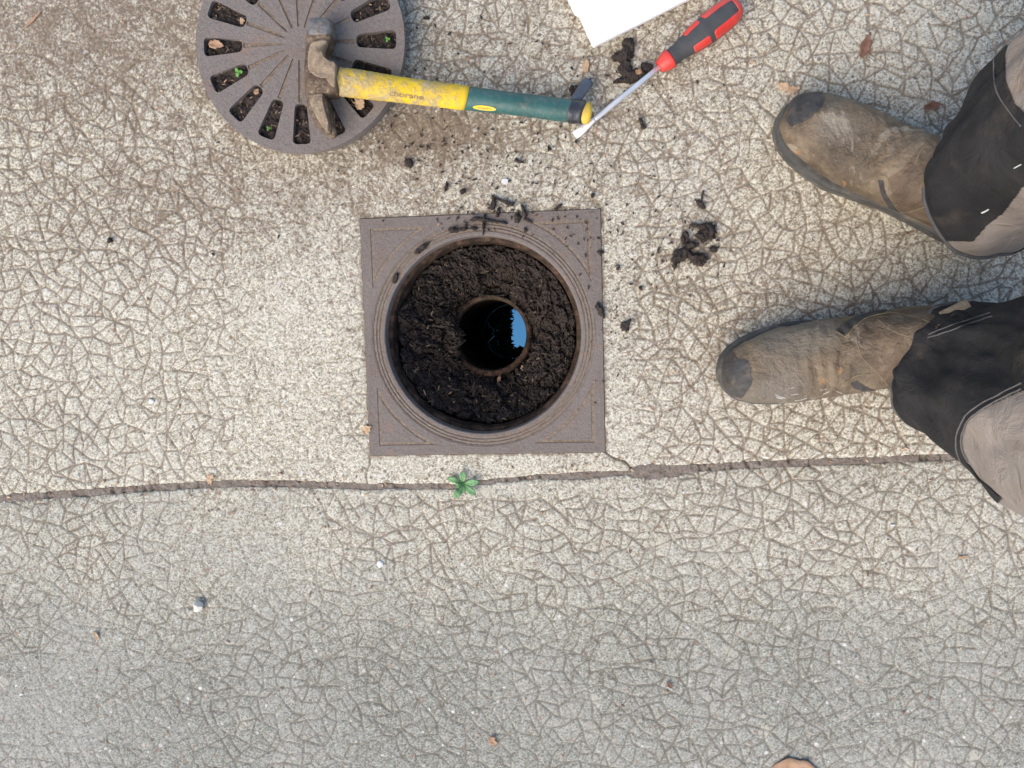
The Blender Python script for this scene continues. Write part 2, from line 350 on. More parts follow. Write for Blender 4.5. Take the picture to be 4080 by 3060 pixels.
# ------------------------------------------------------------------ pavement (real relief: pressed lines, joint, cracks)
A = 0.147; GAP = 0.0005; RES = 0.0013
def axis(lo, hi, h):
    a = np.arange(lo, -h, RES); b = np.linspace(-h, h, int(round(2 * h / RES)) + 1); c = np.arange(h + RES, hi, RES)
    if len(a) and -h - a[-1] < RES * .5: a = a[:-1]
    far = np.array([.06, .2, .5, 1.2, 3, 8, 25, 80.])
    return np.concatenate([lo - far[::-1], a, b, c, c[-1] + far])
gx = axis(-0.71, 0.80, A + GAP); gy = axis(-0.64, 0.55, A + GAP)
X, Y = np.meshgrid(gx, gy); NY, NX = X.shape
PX, PY = proj(np.stack([X, Y, np.zeros_like(X)], -1))
inner = (np.abs(X - .045) < .756) & (np.abs(Y + .045) < .596)
PX = np.where(inner, PX, np.clip(PX, -400, 4500)); PY = np.where(inner, PY, np.clip(PY, -400, 3500))
groove = np.zeros_like(X); depth = np.zeros_like(X)
def stroke(p, q, wd, st, dp, wob=0.0, seed=0):
    x0, x1 = sorted((p[0], q[0])); y0, y1 = sorted((p[1], q[1])); m = wd * 2.2
    i0, i1 = np.searchsorted(gy, (y0 - m, y1 + m)); j0, j1 = np.searchsorted(gx, (x0 - m, x1 + m))
    if i1 - i0 < 1 or j1 - j0 < 1: return
    xs = X[i0:i1, j0:j1]; ys = Y[i0:i1, j0:j1]; d = np.array(q) - np.array(p); L = np.hypot(*d) + 1e-9; d = d / L
    rx = xs - p[0]; ry = ys - p[1]; t = np.clip((rx * d[0] + ry * d[1]) / L, 0, 1)
    off = wob * np.sin(t * math.pi)
    dist = np.hypot(rx - t * L * d[0] + d[1] * off, ry - t * L * d[1] - d[0] * off)
    k = 1 - sstep(wd * .35, wd * 1.15, dist)
    if hasattr(st, '__call__'): k = k * st(i0, i1, j0, j1)
    else: k = k * st
    groove[i0:i1, j0:j1] = np.maximum(groove[i0:i1, j0:j1], k); depth[i0:i1, j0:j1] = np.maximum(depth[i0:i1, j0:j1], k * dp)
# where the pressed pattern is strong / worn away
def blob(cx, cy, rx, ry): return np.exp(-(((PX - cx) / rx) ** 2 + ((PY - cy) / ry) ** 2))
S = 0.92 * np.ones_like(X)
S *= 1 - .74 * blob(1220, 1350, 270, 600); S *= 1 - .70 * blob(1750, 700, 520, 140)
S *= 1 - .8 * sstep(120, 50, np.abs(PY - 1890)) * sstep(2700, 2400, PX) * sstep(1200, 1500, PX)
S *= 1 - .9 * sstep(95, 40, np.abs(PX - 2460)) * sstep(700, 850, PY) * sstep(1950, 1850, PY)
S *= 1 - .35 * blob(900, 2200, 420, 280); S *= 1 - .55 * blob(400, 80, 600, 220)
S *= 1 - .18 * sstep(1950, 2300, PY) - .08 * sstep(2400, 3000, PY); S *= 1 - .3 * blob(150, 2800, 500, 300)
S *= .80 + .26 * sstep(.30, .62, fbm(X * 11, Y * 11, 5, 3))
S *= .80 + .24 * sstep(.25, .6, fbm(X * 60, Y * 60, 9, 2))
S = np.clip(S, 0, 1)
pts = []; step = .0170; row = 0; y = -.66
while y < .57:
    x = -.73 + (row % 2) * step / 2
    while x < .82:
        pts.append(Vector((x + random.uniform(-.42, .42) * step, y + random.uniform(-.42, .42) * step))); x += step
    y += step * .87; row += 1
dv, de, df, *_ = geometry.delaunay_2d_cdt(pts, [], [], 0, 1e-6)
random.seed(3)
# the roller pressed triangles and four-sided cells: merge neighbouring triangles in pairs so that the lines stay a closed net
adj = {}
for k, f in enumerate(df):
    for i in range(len(f)): adj.setdefault(tuple(sorted((f[i], f[(i + 1) % len(f)]))), []).append(k)
merged = {}; drop = set(); order = list(adj.items()); random.shuffle(order)
order.sort(key=lambda e: -(dv[e[0][0]] - dv[e[0][1]]).length + random.uniform(0, .016))
for e, fs in order:
    if len(fs) == 2 and merged.get(fs[0], 0) < 1 and merged.get(fs[1], 0) < 1 and random.random() < .9:
        drop.add(e); merged[fs[0]] = merged[fs[1]] = 1
for e in adj:
    if e in drop or random.random() < .03: continue
    p, q = dv[e[0]], dv[e[1]]; L = (p - q).length
    if L > .050: continue
    ex = random.uniform(-.03, .03); d = q - p; p2 = p - d * ex; q2 = q + d * ex
    st = random.choice((.7, .85, .95, 1, 1)); wd = random.uniform(.0010, .0019)
    stroke((p2.x, p2.y), (q2.x, q2.y), wd, lambda i0, i1, j0, j1, st=st: np.clip(S[i0:i1, j0:j1] * st * 1.15, 0, 1), .0012, random.uniform(-.0008, .0008))
def pxline(pts_, wd, st, dp):
    w_ = [P(*q)[:2] for q in pts_]
    for a, b in zip(w_, w_[1:]): stroke(a, b, wd, st, dp, random.uniform(-.001, .001))
# cracks
pxline([(2413, 1803), (2440, 1822), (2490, 1838), (2512, 1862), (2530, 1885)], .0014, .9, .004)
pxline([(1473, 1816), (1474, 1850), (1460, 1880), (1462, 1925)], .0011, .8, .003)
pxline([(2262, 1815), (2256, 1850), (2268, 1890)], .0008, .6, .002)
pxline([(2560, 490), (2480, 530), (2418, 560), (2425, 600), (2455, 650), (2474, 700), (2480, 730), (2440, 790), (2390, 828)], .0008, .6, .002)
pxline([(1910, 1965), (1935, 1985), (1990, 1995), (2080, 1985), (2140, 1965), (2190, 1930)], .0007, .6, .002)
pxline([(1428, 860), (1425, 780), (1435, 700)], .0010, .55, .001)
def blur(a, r):
    for ax_ in (0, 1):
        c = np.cumsum(np.pad(a, [(r + 1, r) if k == ax_ else (0, 0) for k in (0, 1)], mode='edge'), axis=ax_)
        a = (np.take(c, range(2 * r + 1, c.shape[ax_]), ax_) - np.take(c, range(0, c.shape[ax_] - 2 * r - 1), ax_)) / (2 * r + 1)
    return a
soft = blur(blur(groove, 2), 2)
groove = np.maximum(groove, np.clip(soft * .62, 0, .35)); depth = depth + .0012 * soft        # dirt and wear spread beside the lines
# joint between the two pours
JX = [-400, 0, 480, 900, 1120, 1480, 1830, 1900, 2150, 2330, 2500, 2535, 2600, 2690, 2800, 3000, 3700, 4500]
JY = [2020, 1988, 1955, 1927, 1928, 1941, 1938, 1925, 1902, 1896, 1886, 1882, 1880, 1878, 1866, 1852, 1826, 1795]
JW = [14, 14, 13, 13, 13, 11, 10, 9, 8, 15, 7, 24, 28, 21, 14, 13, 12, 12]
jc = np.interp(PX, JX, JY) + 3.5 * (fbm(X * 70, Y * 70, 31, 3) - .5) * (1 + 1.6 * blob(1900, 1920, 700, 400)); jw = .92 * np.interp(PX, JX, JW) * (.9 + .3 * fbm(X * 95, Y * 95, 44, 3))
jd = np.abs(PY - jc)
jmask = (1 - sstep(jw * .75, jw * 1.1, jd)) * inner
edge = (1 - sstep(jw, jw * 2.4, jd)) * inner
z = -.0006 + .0022 * (fbm(X * 3, Y * 3, 2, 3) - .5) * inner + .0009 * (fbm(X * 130, Y * 130, 3, 3) - .5) * inner
near = np.maximum(np.abs(X), np.abs(Y)); z = z * sstep(A, A + .03, near) - .0012 * (1 - sstep(A, A + .03, near))
z -= depth; z -= .0010 * edge; z = np.where(jmask > 0, z - jmask * .011, z)
br = .20 + .62 * blob(350, 100, 900, 420) + .25 * blob(1500, 650, 700, 300) + .55 * blob(1700, 520, 260, 130) + .22 * blob(2300, 300, 900, 500) - .35 * blob(900, 1650, 700, 380) + .25 * blob(3000, 1300, 700, 400) + .3 * blob(650, 850, 700, 260)
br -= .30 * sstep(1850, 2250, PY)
rim = (1 - sstep(.0004, .0050 + .004 * fbm(X * 60, Y * 60, 61, 2), near - A)) * (fbm(X * 150, Y * 150, 62, 3) > .42)
groove = np.maximum(groove, rim * .85)
gyv = .06 + .34 * sstep(-20, 40, PY - jc) + .52 * sstep(2050, 2900, PY) + .30 * blob(3900, 200, 700, 700) + .25 * blob(100, 1750, 600, 350) + .2 * blob(3900, 1300, 400, 500)  # step is the lower slab's own grey; downward gradient also paints dimmer light
li = .15 + .8 * blob(3600, 2850, 900, 400) + .3 * blob(2700, 2850, 500, 400)
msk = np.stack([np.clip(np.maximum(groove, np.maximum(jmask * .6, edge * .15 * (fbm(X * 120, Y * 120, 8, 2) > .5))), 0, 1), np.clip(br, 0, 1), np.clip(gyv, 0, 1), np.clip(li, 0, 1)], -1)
hole = (np.abs(X) < A + GAP * .5) & (np.abs(Y) < A + GAP * .5)
keep = ~((np.abs((X[:-1, :-1] + X[1:, 1:]) / 2) < A + GAP) & (np.abs((Y[:-1, :-1] + Y[1:, 1:]) / 2) < A + GAP))
V = np.stack([X, Y, z], -1).reshape(-1, 3); Fc = grid_faces(NY, NX, keep)
used = np.unique(Fc); remap = -np.ones(len(V), np.int64); remap[used] = np.arange(len(used))
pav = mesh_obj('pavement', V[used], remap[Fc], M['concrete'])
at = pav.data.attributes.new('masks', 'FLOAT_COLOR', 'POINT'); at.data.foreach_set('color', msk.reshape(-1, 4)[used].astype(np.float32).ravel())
tag(pav, 'weathered pale concrete paving pressed with a crazed line pattern', kind='structure')
ZG = lambda x, y: float(z[np.clip(np.searchsorted(gy, y), 0, NY - 1), np.clip(np.searchsorted(gx, x), 0, NX - 1)])
# soil lying in the joint
n1 = 900; tx = np.linspace(-260, 4330, n1); rows = []
for s_ in np.linspace(-1.15, 1.15, 9):
    c = np.interp(tx, JX, JY); wv = np.interp(tx, JX, JW)
    p = np.stack([P(a, b) for a, b in zip(tx, c + s_ * wv)])
    p[:, 2] = -.0026 + .0026 * (fbm(p[:, 0] * 170, p[:, 1] * 170, 4, 3) - .5) - .003 * (fbm(p[:, 0] * 120, p[:, 1] * 20, 14, 2) > .68); rows.append(p)
js = np.stack(rows); jo = mesh_obj('joint_soil', js.reshape(-1, 3), grid_faces(9, n1)[:, ::-1], M['joint'])
tag(jo, 'dry brown soil packed in the joint between the two slabs', kind='stuff')

# ------------------------------------------------------------------ drain: frame, pit wall, pipe
RH = .1212
drain = empty('floor_drain', (0, 0, 0), 'square cast iron drain frame with open round hole set in the concrete', 'drain')
def circ(r, n=128, a0=0, cx=0, cy=0): return [(cx + r * math.cos(a0 + 2 * math.pi * i / n), cy + r * math.sin(a0 + 2 * math.pi * i / n)) for i in range(n)]
def corner_loop(inset, sx, sy):
    a = A - .0128 - inset; R = .1478 + inset
    xa = math.sqrt(max(R * R - a * a, 1e-6)); th0 = math.atan2(a, xa); th1 = math.atan2(xa, a)
    pts_ = [(a, a)] + [(R * math.cos(t), R * math.sin(t)) for t in np.linspace(th0, th1, 20)]
    pts_ = [(x * sx, y * sy) for x, y in pts_]
    return pts_ if sx * sy > 0 else pts_[::-1]
def xo(r, inset):  # ensure grooves have sensible shape
    return r
fb = MB()
RO = .1375
fb.extrude([(-A, -A), (A, -A), (A, A), (-A, A)], -.012, 0, holes=[circ(RO)] + [corner_loop(0, sx, sy) for sx in (1, -1) for sy in (1, -1)])
for sx in (1, -1):
    for sy in (1, -1): fb.extrude(corner_loop(.0030, sx, sy), -.012, -.0002)
prof = [(RO, -.012), (RO, 0)]
rg = [(.1362, 0), (.1360, -.0022), (.1342, -.0022), (.1340, 0), (.1322, 0), (.1320, -.0020), (.1304, -.0020), (.1302, 0), (.1284, 0), (.1282, -.0020), (.1264, -.0020), (.1262, 0), (.1222, -.0001), (RH, -.0012), (.1206, -.014), (.1165, -.0152), (.1160, -.019), (.1150, -.03)]
nth = 144
def ring(r, z_, n=nth): return [(r * math.cos(2 * math.pi * i / n), r * math.sin(2 * math.pi * i / n), z_) for i in range(n)]
fb.loft([ring(r, z_) for r, z_ in [(RO - .00005, 0)] + rg[:16]], False, False)
fr = fb.build('frame', M['iron'], drain); bevel(fr, .0007, 2)
gd = MB()
gd.extrude([(-A + .001, -A + .001), (A - .001, -A + .001), (A - .001, A - .001), (-A + .001, A - .001)], -.0045, -.0009, holes=[circ(.1385)])
for r0, r1 in ((.1341, .1361), (.1303, .1321), (.1263, .1283)):
    gd.loft([ring(r0, -.0010), ring(r1, -.0010)], False, False)
gdo = gd.build('groove_dirt', M['dirt'], drain)
ins = MB()   # pit wall
wl = []
for k, (r, z_) in enumerate([(.1206, -.0135), (.1160, -.0152), (.1160, -.019), (.1152, -.024), (.1150, -.045), (.1148, -.07), (.1145, -.10), (.1143, -.14)]):
    wl.append([(x * (1 + .006 * (vnoise(k * 3.1, i * .3, 3) - .5)), y * (1 + .006 * (vnoise(k * 3.1, i * .3, 3) - .5)), zz) for i, (x, y, zz) in enumerate(ring(r, z_))])
ins.loft(wl, False, False); ins.build('pit_wall', M['rust'], drain, True)
ZR = -.086
pc = P(1954, 1334, ZR)[:2]
RP = .0540
pp = MB(); n_ = 96
def pring(r, z_, amp=0):
    return [(pc[0] + (r + amp * (fbm(i * .35, z_ * 90, 6, 3) - .5)) * math.cos(2 * math.pi * i / n_), pc[1] + (r + amp * (fbm(i * .35, z_ * 90, 6, 3) - .5)) * math.sin(2 * math.pi * i / n_), z_ + amp * (vnoise(i * .5, 2.2, 5) - .5)) for i in range(n_)]
pp.loft([pring(RP + .001, -.30), pring(RP + .001, ZR - .012), pring(RP + .0015, ZR - .002, .002), pring(RP - .001, ZR + .0005, .002), pring(RP - .0055, ZR, .0015), pring(RP - .0065, ZR - .006, .001), pring(RP - .007, ZR - .020)], False, False)
pp.build('pipe', M['rust'], drain, True)
pb = MB(); pb.loft([pring(RP - .0069, ZR - .016), pring(RP - .0072, -.16), pring(RP - .007, -.30)], False, False); pb.build('pipe_bore', M['bore'], drain, True)
ZW = -.252
wc = P(1975, 1332, ZW)[:2]
wob = MB(); wob.add([(pc[0] + (RP - .004) * math.cos(t), pc[1] + (RP - .004) * math.sin(t), ZW) for t in np.linspace(0, 2 * math.pi, 64, endpoint=False)], [tuple(range(64))])
tag(wob.build('water', M['water']), 'still black water standing in the drain pipe', kind='structure')
# soil filling the pit around the pipe
nr, na = 150, 760
rr = np.linspace(0, 1, nr)[:, None]; th = np.linspace(0, 2 * np.pi, na, endpoint=False)[None, :]
ro = .1165; dirx = np.cos(th); diry = np.sin(th)
ri = RP - .004 + .003 * vnoise(th * 6 + 0 * rr, 0 * th + 1.5 + 0 * rr, 3)
bite = np.exp(-((np.angle(np.exp(1j * (th - math.radians(183)))) / .42) ** 2)) * .016 * (.5 + fbm(th * 9, 0 * th, 6, 3)) + np.exp(-((np.angle(np.exp(1j * (th - math.radians(-42)))) / .2) ** 2)) * .004
ri = ri - bite
sx_ = pc[0] * (1 - rr) + dirx * (ri * (1 - rr) + ro * rr); sy_ = pc[1] * (1 - rr) + diry * (ri * (1 - rr) + ro * rr)
cp = RNG.uniform(-.125, .125, (230, 2)); cps = RNG.uniform(0, 1, 230)
wx_ = sx_ + .006 * (fbm(sx_ * 90, sy_ * 90, 71, 3) - .5) * 2; wy_ = sy_ + .006 * (fbm(sx_ * 90, sy_ * 90, 77, 3) - .5) * 2
f1 = np.full(sx_.shape, 9.); f2 = f1.copy(); ci = np.zeros(sx_.shape, int)
for k in range(len(cp)):
    dd = np.hypot(wx_ - cp[k, 0], wy_ - cp[k, 1]); nw = dd < f1; f2 = np.where(nw, f1, np.minimum(f2, dd)); ci = np.where(nw, k, ci); f1 = np.minimum(f1, dd)
hz = -.072 + .016 * (fbm(sx_ * 26, sy_ * 26, 21, 3) - .5) * 2 + .011 * (cps[ci] - .5) + .005 * sstep(0, .004, f2 - f1) + .006 * (fbm(sx_ * 300, sy_ * 300, 23, 4, .65) - .5) * 2 + .003 * (fbm(sx_ * 700, sy_ * 420, 24, 2) - .5) * 2 + .005 * (fbm(sx_ * 130, sy_ * 130, 29, 2) - .5) * 2
hz = hz + .030 * sstep(.22, .98, rr)
bt = np.exp(-((np.angle(np.exp(1j * (th - math.radians(183)))) / .62) ** 2))
hz -= .020 * np.exp(-((rr - .10) / .13) ** 2) * (1 - 1.35 * bt)          # hollow round the pipe except where soil spills in
hz += .010 * bt * np.exp(-((rr - .1) / .3) ** 2)
hz -= .010 * sstep(.93, 1.0, rr)
hz = np.where(rr * np.ones_like(th) < .012, np.minimum(hz, ZR - .004 + .010 * bt), hz)
SV = np.stack([sx_, sy_, hz], -1)
ps = mesh_obj('pit_soil', SV.reshape(-1, 3), grid_faces(nr, na, wrap=True), M['soil'])
tag(ps, 'dark rotted leaf soil filling the pit round the pipe', kind='stuff')
def slivers(name, pos, lens, wid, mats, ps_, label, seed=1, tilt=.45):
    r = random.Random(seed); mb = MB()
    for (x, y, z_) in pos:
        L = r.uniform(*lens); W_ = r.uniform(*wid); a = r.uniform(0, math.pi * 2); t = r.uniform(-tilt, tilt)
        d = np.array([math.cos(a) * math.cos(t), math.sin(a) * math.cos(t), math.sin(t)]); s_ = np.array([-math.sin(a), math.cos(a), r.uniform(-.5, .5)]); u_ = np.cross(d, s_); u_ /= np.linalg.norm(u_); s_ /= np.linalg.norm(s_)
        c = np.array([x, y, z_ + .0008 + W_ * .3]); k = r.uniform(-.25, .25) * L
        v = []
        for e, sc in ((-.5, .5), (0, 1), (.5, .45)):
            for (aa, bb) in ((-1, -.4), (1, -.4), (.7, .5), (-.7, .5)):
                v.append(c + d * L * e + s_ * (aa * W_ / 2 * sc + (k * .3 if e else 0)) + u_ * bb * W_ * .5 * sc)
        f = [(3, 2, 1, 0), (8, 9, 10, 11)]
        for q in (0, 4):
            for i in range(4): f.append((q + i, q + (i + 1) % 4, q + 4 + (i + 1) % 4, q + 4 + i))
        mb.add(v, f, r.choices(range(len(mats)), ps_)[0])
    return tag(mb.build(name, None, None, False, mats), label, kind='stuff')
idx = RNG.integers(8, nr - 6, 1500) * na + RNG.integers(0, na, 1500)
slivers('leaf_fibre', SV.reshape(-1, 3)[idx], (.002, .009), (.0005, .0018), [M['fibre_dark'], M['fibre_tan'], M['leaf']], (11, 1.1, .06), 'rotted leaf fibres littering the pit soil', 4)
idx = RNG.integers(8, nr - 8, 90) * na + RNG.integers(0, na, 90)
slivers('leaf_mould', SV.reshape(-1, 3)[idx], (.005, .015), (.002, .006), [M['soil'], M['fibre_dark']], (3, 1.4), 'flat rotted leaf pieces matted over the pit soil', 14, .5)

# ------------------------------------------------------------------ round drain cover lying on the concrete
ZL = .034
lc = P(1191, 172, ZL)[:2]; RL = .1258; rot = math.radians(-1.2)
cover = empty('drain_cover', (lc[0], lc[1], 0), 'round slotted cast iron drain cover lying on the concrete under the hammer', 'drain cover')
def slot_loop(a, r0, r1, w0, w1, rc, ns=5):
    c = [(r0, -w0 / 2), (r1, -w1 / 2), (r1 + .0015, 0), (r1, w1 / 2), (r0, w0 / 2)]
    c4 = [(r0, -w0 / 2), (r1, -w1 / 2), (r1, w1 / 2), (r0, w0 / 2)]
    out = []
    for i in range(4):
        p = np.array(c4[i]); pa = np.array(c4[i - 1]) - p; pb = np.array(c4[(i + 1) % 4]) - p
        pa = p + pa / np.linalg.norm(pa) * rc; pb = p + pb / np.linalg.norm(pb) * rc
        for t in np.linspace(0, 1, ns): out.append((1 - t) ** 2 * pa + 2 * t * (1 - t) * p + t * t * pb)
    ca, sa = math.cos(a), math.sin(a)
    return [(lc[0] + q[0] * ca - q[1] * sa, lc[1] + q[0] * sa + q[1] * ca) for q in out]
pl = MB(); slots = []; spokes = []
for k in range(16):
    a = rot + k * math.pi / 8
    slots.append(slot_loop(a, RL * .545, RL * .92, RL * .112, RL * .178, .0062))
    spokes.append(slot_loop(a, RL * .15, RL * .535, RL * .020, RL * .040, .0008, 3))
pl.extrude(circ(RL, 160, 0, *lc), ZL - .009, ZL, holes=slots + spokes)
pl.loft([[(x, y, ZL - .009) for x, y in circ(RL - .004, 160, 0, *lc)], [(x, y, .0015) for x, y in circ(RL - .006, 160, 0, *lc)]], False, False)
po = pl.build('plate', M['lid_iron'], cover); bevel(po, .0010, 2)
for k in range(16):
    a = rot + k * math.pi / 8
    g = MB(); lp = slot_loop(a, RL * .145, RL * .54, RL * .026, RL * .046, .0008, 3)
    g.add([(x, y, ZL - .0014) for x, y in lp], [tuple(range(len(lp)))]); g.build('spoke_groove', M['dirt'] if k % 3 else M['dirt'], cover)
def slot_soil(a, seed):
    nu, nv = 44, 22; u = np.linspace(RL * .530, RL * .932, nu)[:, None]; v = np.linspace(-1, 1, nv)[None, :]
    wv = (RL * .125 + (RL * .185 - RL * .125) * (u - RL * .53) / (RL * .4)) / 2
    x = u + 0 * v; y = v * wv; ca, sa = math.cos(a), math.sin(a)
    wx = lc[0] + x * ca - y * sa; wy = lc[1] + x * sa + y * ca
    zz = ZL - .0068 + .010 * (fbm(wx * 170, wy * 170, 50 + seed, 4) - .5) + .004 * (fbm(wx * 600, wy * 600, 3, 2) - .5)
    return np.stack([wx, wy, zz], -1)
litter = []
for k in range(16):
    s_ = slot_soil(rot + k * math.pi / 8, k); mesh_obj('slot_soil', s_.reshape(-1, 3), grid_faces(44, 22), M['soil'], cover)
    q = s_.reshape(-1, 3)[RNG.integers(0, 44 * 22, 34)]; litter += [tuple(p) for p in q]
slivers('slot_litter', litter, (.002, .007), (.0006, .002), [M['fibre_dark'], M['fibre_tan'], M['leaf']], (5, 2.5, .8), 'small leaf scraps lying in the slots of the round cover', 9)

# ------------------------------------------------------------------ leaves, sprouts
def leaf_mesh(L, W_, seed, ragged=.18, curl=.15, n=14, half=False):
    r = np.random.default_rng(seed); t = np.linspace(0, 1, n); wd = np.sin(np.pi * t ** .85) ** .8 * W_ / 2
    up_ = wd * (1 + ragged * r.normal(size=n)); dn = wd * (1 + ragged * r.normal(size=n)); bend = .12 * L * r.normal() * (t - .5) ** 2
    rows = []
    for s_, wv in ((1, up_), (.5, up_), (0, wd * 0), (-.5, dn), (-1, dn)):
        yy = np.sign(s_) * abs(s_) * wv if s_ else 0 * wv
        zz = curl * L * (abs(s_) ** 2 * .35 * (wv / (W_ / 2 + 1e-9)) + .5 * (t - .5) ** 2) + .0005 * r.normal(size=n)
        rows.append(np.stack([(t - .5) * L, yy + bend, zz], -1))
    return np.stack(rows)
def leaf(px, py, Lpx, Wpx, ang, mat, label, z0=0.0, seed=0, ragged=.18, curl=.12, stalk=False, cat='leaf', group=None, name='leaf'):
    g = leaf_mesh(Lpx * mmpx(z0), Wpx * mmpx(z0), seed, ragged, curl); c = P(px, py, z0); a = -math.radians(ang)
    R_ = np.array([[math.cos(a), -math.sin(a), 0], [math.sin(a), math.cos(a), 0], [0, 0, 1]])
    v = g.reshape(-1, 3); v[:, 2] -= v[:, 2].min(); v = v @ R_.T + np.array([c[0], c[1], z0 + .0006])
    f = grid_faces(5, 14)[:, ::-1]; th_ = .0006; n = len(v)
    mb = MB(); mb.add(v, f); o = mesh_obj(name, v, f, mat)
    m = o.modifiers.new('solid', 'SOLIDIFY'); m.thickness = th_
    return tag(o, label, cat, group)
leaf(3175, 3066, 205, 96, 6, M['leaf'], 'large dry brown leaf with jagged edge at the bottom right of the paving', 0, 5, .10, .10)
leaf(3450, 182, 95, 30, -68, M['leaf_red'], 'red brown curled leaf on the concrete above the upper boot', 0, 6, .3, .2)
leaf(3712, 425, 62, 30, -8, M['leaf_red'], 'small dark curled leaf just above the upper boot instep', 0, 7, .15, .5)
leaf(3122, 345, 50, 34, 40, M['leaf_tan'], 'pale orange leaf scrap left of the upper boot toe', 0, 8, .35, .2)
leaf(3160, 358, 52, 28, -10, M['leaf_tan'], 'orange leaf scrap touching the upper boot toe', 0, 9, .35, .2)
leaf(1462, 1710, 46, 34, -30, M['leaf_tan'], 'ragged tan leaf scrap at the left edge of the drain frame', 0, 10, .4, .2)
leaf(388, 2532, 42, 16, 60, M['leaf_tan'], 'tan leaf scrap on the lower slab below the pale pebble', 0, 11, .2, .3)
leaf(1965, 2952, 46, 30, 60, M['leaf'], 'brown leaf scrap near the bottom middle of the paving', 0, 12, .3, .3)
leaf(2668, 2728, 34, 12, 48, M['leaf_red'], 'narrow glossy orange brown leaf bud on the lower slab', 0, 13, .1, .3)
leaf(130, 85, 105, 8, -38, M['leaf'], 'thin tan leaf stalk in the upper left corner', 0, 14, .1, .1)
leaf(840, 1905, 44, 26, -60, M['leaf_tan'], 'pair of pale dry leaf flakes beside the joint on the left', 0, 15, .3, .3)
leaf(3835, 2218, 42, 9, -8, M['leaf_tan'], 'straw coloured leaf splinter at the far right of the lower slab', 0, 16, .1, .1)
def slotpx(k, rf, sd=0.0):
    a = rot + k * math.pi / 8; return [float(q) for q in proj(np.array([lc[0] + RL * rf * math.cos(a) - sd * math.sin(a), lc[1] + RL * rf * math.sin(a) + sd * math.cos(a), ZL - .002]))]
leaf(*slotpx(8, .80, -.003), 66, 34, 8, M['leaf'], 'curled tan leaf lying in a left slot of the round cover', ZL - .002, 17, .2, .3)
leaf(*slotpx(14, .80), 48, 40, -60, M['leaf_tan'], 'square tan leaf scrap in the cover slot below the hammer handle', ZL - .002, 18, .3, .1)
leaf(*slotpx(10, .60), 26, 22, -50, M['leaf'], 'small orange leaf scrap in the lower left cover slot', ZL - .002, 19, .3, .2)
leaf(*slotpx(7, .585), 20, 26, 10, M['leaf_tan'], 'cream leaf scrap at the inner end of the top left cover slot', ZL - .002, 20, .3, .2)
leaf(2090, 1462, 32, 18, -25, M['leaf_tan'], 'tan leaf flake on the soil right of the drain pipe', -.088, 21, .3, .3)
leaf(1988, 1510, 14, 32, 20, M['leaf'], 'rusty orange leaf flake on the soil below the drain pipe', -.090, 22, .3, .3)
leaf(2545, 288, 26, 22, 20, M['leaf'], 'orange leaf flake stuck on the soil clump by the screwdriver', .0085, 23, .3, .2)
leaf(2335, 262, 24, 60, 10, M['leaf_tan'], 'faded tan leaf pressed flat between hammer end and white panel', 0, 24, .3, .1)
leaf(*slotpx(13, .74, .004), 10, 24, 0, M['leaf_tan'], 'pale straw across the cover slot beside the hammer claw', ZL - .0012, 25, .1, .1)
def sprout(px, py, z0, s_, label, n=2):
    c = P(px, py, z0); o = empty('seedling', c, label, 'seedling')
    st = MB(); st.tube([c, c + [0, 0, .003]], .0005, 5); st.build('stem', M['sprout'], o)
    for k in range(n):
        a = 2.2 + k * 2 * math.pi / n; g = leaf_mesh(s_, s_ * .7, 30 + k, .03, .1, 8).reshape(-1, 3)
        g[:, 0] += s_ * .5; R_ = np.array([[math.cos(a), -math.sin(a), 0], [math.sin(a), math.cos(a), 0], [0, 0, 1]])
        mesh_obj('leaf', g @ R_.T + c + [0, 0, .003], grid_faces(5, 8)[:, ::-1], M['sprout'], o)
sprout(*slotpx(9, .64), ZL - .003, .0062, 'green three leaved seedling in a left slot of the cover', 3)
sprout(*slotpx(11, .83), ZL - .003, .0032, 'tiny green seedling in the lower left slot of the cover', 3)
sprout(*slotpx(0, .84), ZL - .003, .0036, 'tiny green seedling in the right hand slot of the cover', 3)
# weed in the joint
wp = P(1846, 1925, -.003); weed = empty('weed', wp, 'small green weed rosette growing from the joint below the drain', 'weed')
for k, (tx_, ty_, W_, cv) in enumerate([(1846, 1877, 27, .18), (1910, 1917, 27, .15), (1896, 1970, 27, .15), (1813, 1986, 28, .1), (1814, 1935, 19, .2), (1785, 1898, 26, .1), (1850, 1965, 16, .05)]):
    tip = P(tx_, ty_, .006 if k < 5 else .002); d = tip - wp; L = np.hypot(d[0], d[1]); a = math.atan2(d[1], d[0])
    g = leaf_mesh(L, W_ * mmpx() , 60 + k, .05, cv, 16); t = np.linspace(0, 1, 16)
    g[:, :, 1] *= (np.sin(np.pi * np.clip(t, 0, 1) ** 1.5) ** .7 / (np.sin(np.pi * np.clip(t, 1e-6, 1) ** .85) ** .8 + 1e-3)).clip(.12, 1.4)
    g = g.reshape(-1, 3); g[:, 0] += L / 2; g[:, 2] += .004 * np.sin(np.clip(g[:, 0] / L, 0, 1) * math.pi) + d[2] * g[:, 0] / L
    R_ = np.array([[math.cos(a), -math.sin(a), 0], [math.sin(a), math.cos(a), 0], [0, 0, 1]])
    lo = mesh_obj('leaf', g @ R_.T + wp, grid_faces(5, 16)[:, ::-1], M['weed'], weed); m = lo.modifiers.new('solid', 'SOLIDIFY'); m.thickness = .0005
sb = MB(); sb.tube([wp - [0, 0, .003], wp + [0, 0, .002], wp + [.0003, 0, .004]], [.0014, .0012, .0006], 8); sb.build('stem', M['weed'], weed, True)
